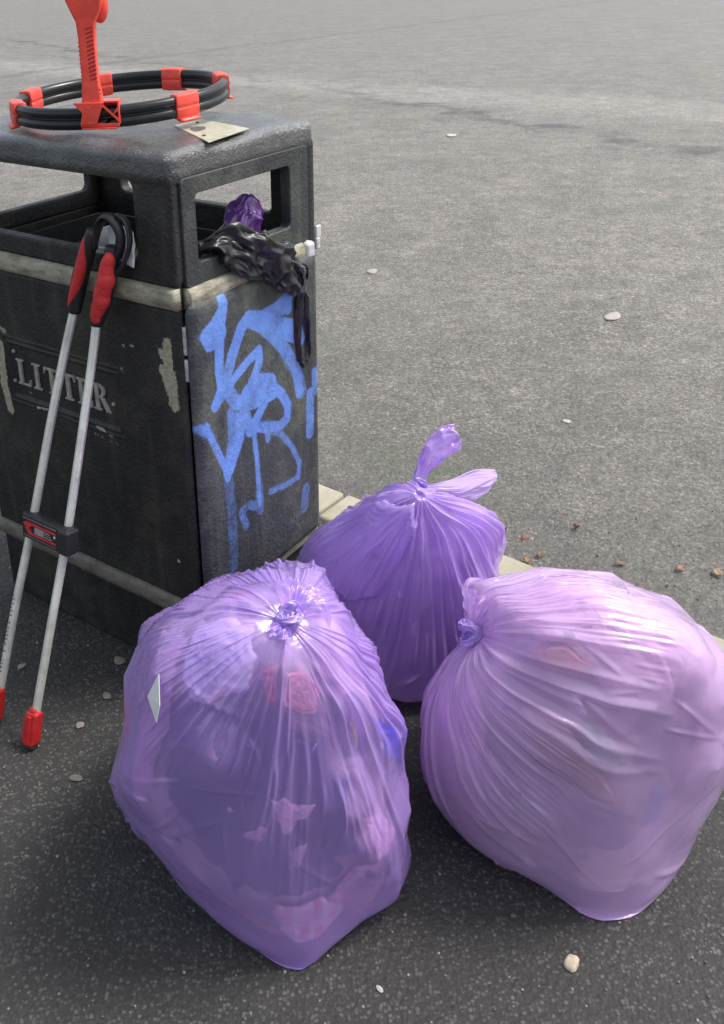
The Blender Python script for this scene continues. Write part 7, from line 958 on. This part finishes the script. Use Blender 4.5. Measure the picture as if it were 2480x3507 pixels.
bx('badge_dot', .028, -.0182, .001, .0325, -.0163, .006, M['card'], .0008)
# jaws
def jaw(x, y, z, lean, lbl):
    j = empty('jaw', tl((x, y, z)), (lean, 0, .12)); j.parent = tg; j['label'] = lbl
    prof_ = [(-.034, -.011, .010, -.013, .009), (-.026, -.0145, .0135, -.0155, .011), (.010, -.0165, .0145, -.0145, .011), (.030, -.0135, .0155, -.012, .010), (.036, -.008, .013, -.009, .008)]
    prof_sweep('jaw_block', prof_, M['red_jaw'], j, .004)
    bm = bmesh.new(); box(bm, -.003, -.0185, -.028, .006, -.013, .030); bm_obj('jaw_ridge', bm, M['red_jaw'], j, False, .002)
    bm = bmesh.new(); bmesh.ops.create_cone(bm, cap_ends=True, segments=16, radius1=.0105, radius2=.0085, depth=.014, matrix=Matrix.Translation((.0, 0, .036))); bm_obj('collar', bm, M['red_jaw'], j, True)
    bm = bmesh.new(); box(bm, -.012, -.011, -.0395, .011, .008, -.0335); bm_obj('rubber_tip', bm, M['black_rubber'], j, False, .002)
jaw(-.187, -.308, .040, -.30, 'right jaw standing on the asphalt'); jaw(-.299, -.308, .040, -.30, 'left jaw, cut off by the picture edge')
# printed marks running down the left pole
for k in range(26):
    if k % 7 == 6: continue
    t = k/26; z = .262-.008*k+rnd.uniform(-.001, .001); f_ = (z-.05)/.19; x = -.2985+.0085*f_; y = -.300+.068*f_
    bm = bmesh.new(); q = rnd.uniform(.0006, .0016)
    box(bm, -.0028, -.0004, -.0022, -.0028+rnd.uniform(.0012, .0052), .0, -.0022+rnd.uniform(.001, .004)); 
    if k % 3: box(bm, .0004, -.0004, -.0006, .0030, .0, .0016)
    o = bm_obj('print_mark', bm, M['dark_print'], tg); o.location = tl((x, y-.0089, z)); o.rotation_euler = (-.34, 0, 0)

# ------------------------------------------------------------------ things in and on the bin
def crumple(X, amp, rng, cu=14, cv=6, ridged=True, fade=None):
    nv, nu = X.shape[:2]; N = grid_normals(X)
    if ((X-X.mean((0, 1)))*N).sum() < 0: N = -N
    h = 0; k = 1.
    for o_ in range(3):
        g = grid_noise(nv, nu, max(2, int(cv*2**(o_*.7))), int(cu*2**o_), rng); h = h+(1-2*np.abs(g) if ridged else g)*k; k *= .5
    if fade is not None: h = h*fade[:, None]
    return X+N*(h*amp)[..., None]
def sweep_film(name, path, rad, mat, parent=None, flat=1., up=None, amp=.002, seed=1, n=90, nu=96, cu=16, cv=4, cap=True):
    P = spline(path, n); r = np.interp(np.linspace(0, 1, n), np.linspace(0, 1, len(rad)), rad)
    f = np.interp(np.linspace(0, 1, n), np.linspace(0, 1, len(flat)), flat) if hasattr(flat, '__len__') else flat
    X = tube_grid(P, r, nu, f, up=up); X = crumple(X, amp, np.random.default_rng(seed), cu, cv, True, np.clip(r/np.max(r)*1.4, .15, 1))
    return link(name, grid_mesh(name, X, True, cap, cap), mat, parent)
def inbin(p): return tuple(binpt(*p))

o = sweep_film('purple_bag', [inbin(p) for p in [(-.10, .24, .80), (-.085, .262, .875), (-.075, .278, .925), (-.068, .288, .955), (-.062, .284, .975), (-.060, .282, .982)]], [.05, .043, .040, .033, .016, .003], M['film_dark'], None, 1., None, .0035, 3, 110, 120, 9, 3)
tag(o, 'dark purple crumpled bag poking up inside the bin opening', 'plastic bag')
bs = sweep_film('black_sack', [inbin(p) for p in [(-.05, .060, .905), (-.02, .082, .925), (.012, .125, .930), (.030, .185, .900), (.034, .24, .868), (.036, .285, .832), (.034, .315, .805), (.030, .327, .785)]], [.006, .020, .032, .042, .044, .038, .024, .007], M['film_black'], None, [.4, .4, .4, .4, .4, .45, .6, 1.], (1, 0, .6), .0075, 5, 160, 200, 5, 8)
tag(bs, 'black crumpled sack hanging out of the bin opening over the cream strip', 'plastic bag')
def strand(pts, r, seed): return sweep_film('strand', [inbin(p) for p in pts], r, M['film_black'], bs, .45, (0, 1, 0), .0016, seed, 80, 40, 4, 5)
strand([(.030, .327, .790), (.026, .325, .75), (.020, .322, .70), (.018, .322, .655), (.018, .328, .625), (.018, .337, .615)], [.008, .013, .015, .015, .013, .011], 7)
strand([(.030, .330, .790), (.030, .340, .765), (.026, .352, .72), (.022, .358, .67), (.020, .354, .63), (.018, .340, .615)], [.008, .012, .012, .011, .011, .011], 8)
strand([(.028, .322, .792), (.034, .345, .81), (.034, .345, .835), (.034, .325, .845), (.034, .300, .835)], [.004, .003, .0025, .003, .004], 9)
fr_ = sweep_film('frayed_edge', [inbin(p) for p in [(.010, .165, .955), (.028, .20, .925), (.034, .245, .895), (.038, .29, .868), (.040, .32, .838), (.038, .33, .80)]], [.006, .010, .009, .011, .008, .004], simple('grey_black_film', (.09, .095, .10), .25, 0, .4, 60, .001, 90), bs, .25, (1, 0, .4), .003, 12, 90, 50, 8, 5)
# cup and card seen past the tongs, paper behind the door opening
def cup(loc, r, h, rot, label, name='paper_cup'):
    P = [(0, 0, z) for z in np.linspace(0, h, 12)]; X = tube_grid(P, np.linspace(r*.75, r, 12), 32); me = grid_mesh(name, X, True, True, False)
    e = empty(name, loc, rot); o = link('cup_wall', me, M['card'], e); s_ = o.modifiers.new('s', 'SOLIDIFY'); s_.thickness = .0012
    a = np.arange(33)/32*2*PI; X = tube_grid([(r*math.cos(t), r*math.sin(t), h) for t in a], .0028, 8); link('rim', grid_mesh('rim', X), M['card'], e)
    return tag(e, label, 'cup')
cup(inbin((-.205, .055, .855)), .040, .085, (.25, -.1, .3), 'white paper cup standing in the bin just behind the left grip')
def sheet(name, c, ex, ey, nx, ny, mat, label, cat, bend=.004, seed=1, th=.0008):
    c, ex, ey = map(np.array, (c, ex, ey)); n_ = np.cross(ex, ey); n_ = n_/np.linalg.norm(n_); q = np.random.default_rng(seed)
    h = cubic_resample(q.uniform(-1, 1, (5, 6, 1)), nx, ny)[..., 0]
    X = np.array([[c+ex*(i/(nx-1)-.5)+ey*(j/(ny-1)-.5)+n_*h[i, j]*bend for j in range(ny)] for i in range(nx)])
    o = link(name, grid_mesh(name, X, False), mat); s_ = o.modifiers.new('s', 'SOLIDIFY'); s_.thickness = th
    return tag(o, label, cat)
bxc = np.array([math.cos(BA), math.sin(BA), 0]); byc = np.array([-math.sin(BA), math.cos(BA), 0])
sheet('white_carton', inbin((-.122, -.006, .940)), bxc*.062+np.array([0, 0, -.012]), np.array([0, 0, .056])+byc*.006, 14, 14, M['card'], 'white card tucked in the bin opening behind the tong loops', 'card', .002, 3, .003)
sheet('food_carton', inbin((-.05, .095, .90)), byc*.085+np.array([0, 0, -.055]), np.array([0, 0, .07])+bxc*-.02, 16, 16, paper('printed_card', (.75, .70, .60), (.80, .76, .66), 12, None), 'cream card carton showing at the left of the door opening', 'card', .005, 5, .002)
sheet('red_food_carton', inbin((-.035, .080, .868)), byc*.04, np.array([0, 0, .03])+bxc*-.01, 8, 8, LM['red_packet'], 'small red card scrap under the cream carton in the door opening', 'card', .003, 6, .002)
rb = link('rubbish_heap', rubbish(), M['litter_dark'], None); rb.location = bin_.location; rb.rotation_euler = (0, 0, BA); tag(rb, 'dark heap of rubbish filling the inside of the bin', 'rubbish', None, 'stuff')
sheet('dark_flap', inbin((-.30, .06, .885)), bxc*.16+np.array([0, 0, .05]), byc*.05+np.array([0, 0, .045]), 16, 10, M['liner'], 'dark grey plastic flap lying inside the front opening', 'plastic flap', .004, 9, .002)

# ------------------------------------------------------------------ the three filled bags
def body(t):
    nv, nu, s = t; return np.array([[float(v) for v in p.split(',')] for p in s.split()]).reshape(nv, nu, 3)/1000
def sm_noise_surface(P, girth): pass
def bag(name, tab, mat, label, core, seed, dimple=.012, tuck=.02, folds=None, rounding=3, **kw):
    P0 = body(tab); A = cubic_resample(P0, 57, 88); N = grid_normals(A)
    if ((A-A.mean((0, 1)))*N).sum() < 0: N = -N
    s = np.linspace(0, 1, 57)[:, None, None]; A = A-N*dimple*np.exp(-(s/.045)**2)
    A[0] = A[0]*.0+A[0].mean(0)+ (A[1]-A[0].mean(0))*.25
    A[..., 2] = np.maximum(A[..., 2], .002)
    for _ in range(rounding):                                   # the film rounds under where it meets the ground
        k_ = np.clip((.10-A[1:-1, :, 2:])/.06, 0, 1)*.3; A[1:-1] += (A[2:]+A[:-2]-2*A[1:-1])*k_
    X = relax_film(A, [(72, 120, 80), (128, 224, 60), (220, 380, 40), (340, 560, 20)], np.random.default_rng(seed), **kw)
    X = add_folds(X, np.random.default_rng(seed+50), **(folds or {}))
    k_ = tuck*np.clip(1-X[..., 2]/.05, 0, 1)**2; c_ = A[A[..., 2] < .05].mean(0)
    X[..., :2] += (c_[:2]-X[..., :2])*k_[..., None]
    base = A.reshape(-1, 3); lo = base[base[:, 2] < .05].mean(0)
    root = empty(name, (lo[0], lo[1], 0)); tag(root, label, 'rubbish bag', 'knotted purple bags of litter beside the bin')
    off = np.array(root.location)
    f = link('film', grid_mesh('film', X-off, True, True, True), mat, root)
    # smooth inner form for the contents to follow
    Y = cubic_resample(X, 84, 130)
    for _ in range(14): Y[1:-1] += .22*(Y[2:]+Y[:-2]-2*Y[1:-1]); Y += .22*(np.roll(Y, 1, 1)+np.roll(Y, -1, 1)-2*Y)
    NY = grid_normals(Y)
    if ((Y-Y.mean((0, 1)))*NY).sum() < 0: NY = -NY
    rr = np.random.default_rng(seed+1); lump = np.abs(grid_noise(84, 130, 9, 13, rr))*.012+np.abs(grid_noise(84, 130, 20, 30, rr))*.005
    Z = Y-NY*(.020+lump)[..., None]; Z[..., 2] = np.maximum(Z[..., 2], .008)
    Z = Z[4:-3]
    c = link('mixed_litter', grid_mesh('mixed_litter', Z, True, True, True), core, None)
    tag(c, 'jumbled small litter filling the '+core_lbl[name+tab_id[id(tab)]], 'litter', None, 'stuff')
    return root, X, (Y, NY), off
core_lbl = {'rubbish_bagL': 'front left bag', 'rubbish_bagR': 'big round bag on the right', 'rubbish_bagB': 'standing bag with upright tied ends'}
tab_id = {id(BODY_L): 'L', id(BODY_R): 'R', id(BODY_B): 'B'}
bagL, XL, YL, oL = bag('rubbish_bag', BODY_L, M['film_L'], 'front left lilac bag with white paper and dark sacks showing through, knot facing the camera', M['mixed'], 3, girth=1.03, lump=.2, inward=.014, crumple=.006, outward=.0022, fade=.22, max_gather=1.28, sector=1.1, folds=dict(n_long=40, n_short=72, height=.0115, vmax=.66))
bagR, XR, YR, oR = bag('rubbish_bag', BODY_R, M['film_R'], 'big round pinkish lilac bag at the right edge, knot on its upper left', M['mixed_pale'], 9, girth=1.03, lump=.16, inward=.012, crumple=.006, outward=.0022, fade=.25, max_gather=1.28, sector=1.1, dimple=.006, folds=dict(n_long=36, n_short=54, height=.0115, vmax=.62))
bagB, XB, YB, oB = bag('rubbish_bag', BODY_B, M['film_B'], 'violet bag standing behind the other two with two tied ends sticking up', M['mixed_dark'], 14, girth=1.05, max_gather=1.35, lump=.2, inward=.012, crumple=.012, reach=.8, sector=.5, outward=.006, fade=.7, folds=dict(n_long=50, n_short=40, height=.012, vmax=.95), dimple=-.01, tuck=.12, rounding=20)

# recognisable pieces of litter pressed against the film
def sample(Yt, v, u):
    Y, N = Yt; nv, nu = Y.shape[:2]; a = np.clip(v*(nv-1), 0, nv-1.001); b = (u*nu) % nu; i = a.astype(int); j = b.astype(int); f = (a-i)[..., None]; g = (b-j)[..., None]
    def s(T): return (T[i, j]*(1-f)+T[i+1, j]*f)*(1-g)+(T[i, (j+1) % nu]*(1-f)+T[i+1, (j+1) % nu]*f)*g
    return s(Y), s(N)
LBL = {
 'white_paper': ('sheet of white paper', 'large crumpled white paper inside the front bag, left of its knot', 'paper'),
 'dark_sack': ('sack', 'dark blue grey sack filling the middle of the front bag', 'plastic sack'),
 'red_packet': ('packet', 'narrow red packet just below the knot of the front bag', 'packet'),
 'orange_wrapper': ('wrapper', 'orange pink wrapper under the straight folds of the front bag', 'wrapper'),
 'blue_packet': ('packet', 'bright blue packet at the right side of the front bag', 'packet'),
 'pink_wrapper': ('wrapper', 'pale pink triangular wrapper low in the front bag', 'wrapper'),
 'striped_label': ('label', 'red and white striped label low on the right of the front bag', 'label'),
 'pink_bag': ('carrier', 'mauve carrier bag along the left side of the front bag', 'carrier bag'),
 'crumpled_wrapper': ('wrapper', 'red and pink crumpled wrapper in the bottom tip of the front bag', 'wrapper'),
 'crisp_packet': ('packet', 'mottled pink packet near the lower right edge of the front bag', 'packet'),
 'green_packet': ('packet', 'grey green packet in the middle of the right bag', 'packet'),
 'blue_strip': ('strip', 'blue grey strip low in the right bag', 'plastic strip'),
 'red_paper': ('paper', 'reddish paper just right of the knot of the right bag', 'paper'),
 'pink_paper': ('paper', 'very large pale pink paper filling the top of the right bag', 'paper'),
 'brown_card': ('card', 'peach coloured card under the long folds of the right bag', 'card'),
 'grey_sack': ('sack', 'mauve grey sack in the lower part of the right bag', 'plastic sack'),
 'pale_bag': ('carrier', 'rosy carrier bag at the left end of the right bag', 'carrier bag')}
depth = {'dark_sack': .0075, 'grey_sack': .009, 'pink_paper': .008, 'pink_bag': .0085}
for key, (bg, poly) in LITTER_SHAPES.items():
    Yt = YL if bg == 'L' else YR; P = np.array(poly); c = P.mean(0)
    q = np.random.default_rng(len(key)*7+ord(key[0]))
    m_ = len(P)*12; t = np.arange(m_)/12; i = t.astype(int); f = (t-i)[:, None]; B_ = P[i % len(P)]*(1-f)+P[(i+1) % len(P)]*f
    rag = 1+cubic_resample(q.uniform(-.09, .09, (4, len(P)*3, 1)), 4, m_)[0]+cubic_resample(q.uniform(-.05, .05, (4, len(P)*7, 1)), 4, m_)[0]
    B_ = c+(B_-c)*rag
    if key == 'white_paper': B_ = c+(B_-c)*1.22
    K = 26; rad = np.linspace(.02, 1, K)[:, None, None]
    G = c+(B_[None]-c)*rad
    pos, nrm = sample(Yt, G[..., 0], G[..., 1])
    h = grid_noise(K, m_, 7, max(6, len(P)*2), q); d0 = depth.get(key, .0045)
    edge = np.clip((rad[..., 0]-.8)/.2, 0, 1)
    pos = pos-nrm*(d0+.0022*np.abs(h)+.006*edge**2)[..., None]
    pos[..., 2] = np.maximum(pos[..., 2], .006)
    o = link(key, grid_mesh(key, pos, True, True, False), LM[key], None); s_ = o.modifiers.new('s', 'SOLIDIFY'); s_.thickness = .0014; s_.offset = -1
    tag(o, LBL[key][1], LBL[key][2])
# smaller scraps against the film, too many and too blurred to name
SC = [simple('scrap_a', (.85, .80, .86), .5, 0, .1), simple('scrap_b', (.66, .40, .50), .5, 0, .2), simple('scrap_c', (.10, .08, .20), .5, 0, .3), simple('scrap_d', (.55, .38, .50), .5, 0, .2), simple('scrap_e', (.02, .02, .05), .6, 0, .3), simple('scrap_f', (.74, .56, .62), .5, 0, .2)]
def scraps(Yt, n, seed, wts, lbl, vr, ur=(0, 1)):
    q = np.random.default_rng(seed); vs = []; fs = []; mi = []
    for k in range(n):
        c = np.array([q.uniform(*vr), q.uniform(*ur)]); a = q.uniform(.010, .034)*np.array([1, .5]); th_ = q.uniform(0, 3.14); m_ = q.integers(4, 9); ph = q.uniform(0, 6.28)
        ang = ph+np.sort(q.uniform(0, 6.28, m_)); R_ = q.uniform(.5, 1.2, m_); B_ = c+np.stack([(np.cos(ang)*math.cos(th_)-.5*np.sin(ang)*math.sin(th_))*R_*a[0], (np.cos(ang)*math.sin(th_)+.5*np.sin(ang)*math.cos(th_))*R_*a[1]], 1)
        T_ = np.linspace(0, m_, m_*4, endpoint=False); i = T_.astype(int); f = (T_-i)[:, None]; B_ = B_[i % m_]*(1-f)+B_[(i+1) % m_]*f
        rad = np.linspace(.05, 1, 6)[:, None, None]; G = c+(B_[None]-c)*rad; pos, nrm = sample(Yt, np.clip(G[..., 0], .02, .95), G[..., 1])
        pos = pos-nrm*(q.uniform(.003, .0055)+.002*rad[..., :1][..., 0]**4)[..., None]; pos[..., 2] = np.maximum(pos[..., 2], .005)
        i0 = len(vs); nu = m_*4; vs += pos.reshape(-1, 3).tolist(); mt_ = int(q.choice(len(SC), p=wts))
        for r in range(5):
            for j in range(nu): fs.append([i0+r*nu+j, i0+r*nu+(j+1) % nu, i0+(r+1)*nu+(j+1) % nu, i0+(r+1)*nu+j]); mi.append(mt_)
        fs.append([i0+j for j in range(nu)][::-1]); mi.append(mt_)
    me = bpy.data.meshes.new('litter_scraps'); me.from_pydata(vs, [], fs)
    for m_ in SC: me.materials.append(m_)
    me.polygons.foreach_set('material_index', mi)
    o = link('litter_scraps', me, None); s_ = o.modifiers.new('s', 'SOLIDIFY'); s_.thickness = .001; s_.offset = -1
    tag(o, lbl, 'litter', None, 'stuff')
scraps(YL, 46, 5, [.25, .2, .2, .2, .05, .1], 'small scraps pressed against the film of the front left bag', (.1, .88))
scraps(YL, 26, 8, [.0, .0, .3, .0, .7, .0], 'dark dirty flecks in the lower part of the front left bag', (.45, .7))
scraps(YR, 44, 6, [.35, .1, .05, .25, .0, .25], 'small pale scraps pressed against the film of the right bag', (.1, .9))
scraps(YB, 30, 7, [.4, .0, .2, .4, .0, .0], 'pale scraps pressed against the film of the violet bag', (.2, .9))
# loose fold of film hanging across the left shoulder of the violet bag
P = np.array(SWAG); c = P.mean(0); m_ = len(P)*14; t = np.arange(m_)/14; i = t.astype(int); f = (t-i)[:, None]
B_ = P[i % len(P)]*(1-f)+P[(i+1) % len(P)]*f; K = 44; rad = np.linspace(.01, 1, K)[:, None, None]; G = c+(B_[None]-c)*rad
pos, nrm = sample(YB, G[..., 0], G[..., 1]); q = np.random.default_rng(77)
rip = (1-2*np.abs(cubic_resample(q.uniform(-1, 1, (9, 40, 1)), 300, 300)[..., 0]))
ui = ((G[..., 1]-G[..., 1].min())*1400).astype(int) % 300; vi = (np.clip(G[..., 0], 0, 1)*299).astype(int)
sw = pos+nrm*(.011+.0025*rip[vi, ui]-.010*np.clip((rad[..., 0]-.86)/.14, 0, 1)**2)[..., None]
o = link('loose_fold', grid_mesh('loose_fold', sw-oB, True, True, False), M['film_B'], bagB)
# corner of the paper poking out through a tear
bm = bmesh.new(); P = [(-.1825, 1.005, .532), (-.2005, 1.006, .494), (-.190, .994, .460), (-.183, .993, .49)]
a = [bm.verts.new(p) for p in P]; nn = Vector((-.55, -.73, .4))*.0015; b = [bm.verts.new(Vector(p)+nn) for p in P]
bm.faces.new(a); bm.faces.new(b[::-1])
for k in range(4): w_ = (k+1) % 4; bm.faces.new((a[k], b[k], b[w_], a[w_]))
o = bm_obj('paper_corner', bm, M['card']); tag(o, 'sharp white paper corner poking through the left of the front bag', 'paper')

# knots, necks and tied ends
def knot(root, off, c, nrm, size, mat, seed, turn=0):
    """overhand knot: two interlocked gathered loops"""
    c = np.array(c)-off; n_ = np.array(nrm, float); n_ /= np.linalg.norm(n_); e = np.cross(n_, (0, 0, 1.)) ; e /= np.linalg.norm(e); g = np.cross(n_, e)
    e, g = e*math.cos(turn)+g*math.sin(turn), -e*math.sin(turn)+g*math.cos(turn)
    t = np.linspace(0, 2*PI*1.02, 26)
    k = empty('knot'); k.parent = root
    P = [c+n_*size*(.45+.35*math.sin(2*a))+e*size*.9*math.cos(a)+g*size*.6*math.sin(a) for a in t]
    sweep_film('loop', P, [size*.30, size*.42, size*.34, size*.44, size*.3], mat, k, .8, None, size*.10, seed, 110, 60, 9, 5)
    P = [c+n_*size*(.55-.4*math.sin(a))+e*size*.35*math.sin(2*a)+g*size*.8*math.cos(a) for a in np.linspace(-.4, PI*1.1, 14)]
    sweep_film('loop', P, [size*.25, size*.4, size*.42, size*.3], mat, k, .75, None, size*.10, seed+1, 90, 56, 8, 5)
    return k
def frill(root, off, c, nrm, direc, L, spread, mat, seed, rip=9, rise=.35, drop=.4, amp=.16):
    """loose neck of the bag fanning out from the knot"""
    c = np.array(c)-off; n_ = np.array(nrm, float); n_ /= np.linalg.norm(n_); d = np.array(direc, float); d -= n_*(d@n_); d /= np.linalg.norm(d); e = np.cross(n_, d)
    nr, na = 46, 150; q = np.random.default_rng(seed); A = np.linspace(-spread, spread, na); Rr = np.linspace(.04, 1, nr)
    w1 = cubic_resample(q.uniform(-1, 1, (5, rip*2, 1)), nr, na)[..., 0]; w2 = cubic_resample(q.uniform(-1, 1, (9, rip*5, 1)), nr, na)[..., 0]
    Lr = L*(1+.22*cubic_resample(q.uniform(-1, 1, (3, rip, 1)), 3, na)[0, :, 0])
    X = np.zeros((nr, na, 3))
    for i, r in enumerate(Rr):
        for j, a in enumerate(A):
            l = Lr[j]*r; h = L*(rise*math.sin(PI*min(r, 1)*.75)-drop*r*r*.4)+L*amp*(w1[i, j]*r**.6+.35*w2[i, j]*r)
            X[i, j] = c+d*l*math.cos(a)+e*l*math.sin(a)+n_*max(h, -.004 if r > .2 else 0)
    o = link('loose_neck', grid_mesh('loose_neck', X, False), mat, root); return o
def tail(root, off, path, width, mat, seed, up=None, flat=.22, amp=.0022): 
    return sweep_film('tied_end', [np.array(p)-off for p in path], width, mat, root, flat, up, amp, seed, 120, 90, 9, 3)
# front left bag
knot(bagL, oL, (-.008, 1.062, .573), (.15, -.35, .9),   .016, M['film_tie'], 31, .4)
frill(bagL, oL, (-.004, 1.072, .574), (.2, -.05, .97), (.62, .78, 0), .052, 1.25, M['film_L'], 33, 7, .42, .5, .2)
frill(bagL, oL, (-.014, 1.052, .572), (.1, -.45, .85), (-.35, -.9, 0), .026, .9, M['film_tie'], 35, 5, .25, .3, .18)
# right bag: neck bends up to the left above the knot
knot(bagR, oR, (.285, 1.238, .396), (-.85, -.5, .2), .018, M['film_tie'], 41, 1.1)
frill(bagR, oR, (.289, 1.240, .402), (-.70, -.62, .25), (.15, .1, 1.), .068, .62, M['film_R'], 43, 6, .15, .1, .14)
frill(bagR, oR, (.281, 1.236, .400), (-.5, -.75, .4), (-.7, .1, .6), .026, .7, M['film_tie'], 45, 5, .3, .2, .25)
# violet bag: knot, two ends, hanging loop
knot(bagB, oB, (.238, 1.566, .474), (.05, -.8, .55), .015, M['film_tie'], 51, 0)
tail(bagB, oB, [(.238, 1.572, .474), (.250, 1.580, .502), (.272, 1.588, .533), (.300, 1.596, .556), (.318, 1.602, .562)], [.009, .015, .026, .028, .021], M['film_B'], 52, (.2, 1., .2))
up_, lo_ = spline([(0.236, 1.5676, 0.4731), (0.2753, 1.5874, 0.4687), (0.32, 1.6159, 0.4592), (0.3577, 1.657, 0.4544), (0.3889, 1.684, 0.4409), (0.4172, 1.7105, 0.4265)], 70), spline([(0.2374, 1.563, 0.4618), (0.2747, 1.578, 0.4453), (0.3181, 1.5967, 0.4248), (0.3618, 1.6266, 0.4054), (0.3914, 1.6572, 0.4009), (0.412, 1.6919, 0.4071)], 70)
q = np.random.default_rng(61); X = np.zeros((70, 40, 3)); h1 = cubic_resample(q.uniform(-1, 1, (6, 9, 1)), 70, 40)[..., 0]; h2 = 1-2*np.abs(cubic_resample(q.uniform(-1, 1, (4, 22, 1)), 70, 40)[..., 0])
for i in range(70):
    for j in range(40):
        t = j/39; X[i, j] = up_[i]*(1-t)+lo_[i]*t+np.array([.25, -.9, .2])*(.016*math.sin(PI*t)*min(1, i/25)+(.006*h1[i, j]+.0022*h2[i, j])*min(1, i/20))
o = link('side_flap', grid_mesh('side_flap', X-oB, False), M['film_B'], bagB)
tail(bagB, oB, [(.236, 1.556, .462), (.226, 1.540, .440), (.224, 1.534, .415), (.236, 1.533, .402), (.244, 1.540, .43), (.240, 1.553, .458)], [.008, .012, .011, .010, .010, .007], M['film_tie'], 54, None, .5)
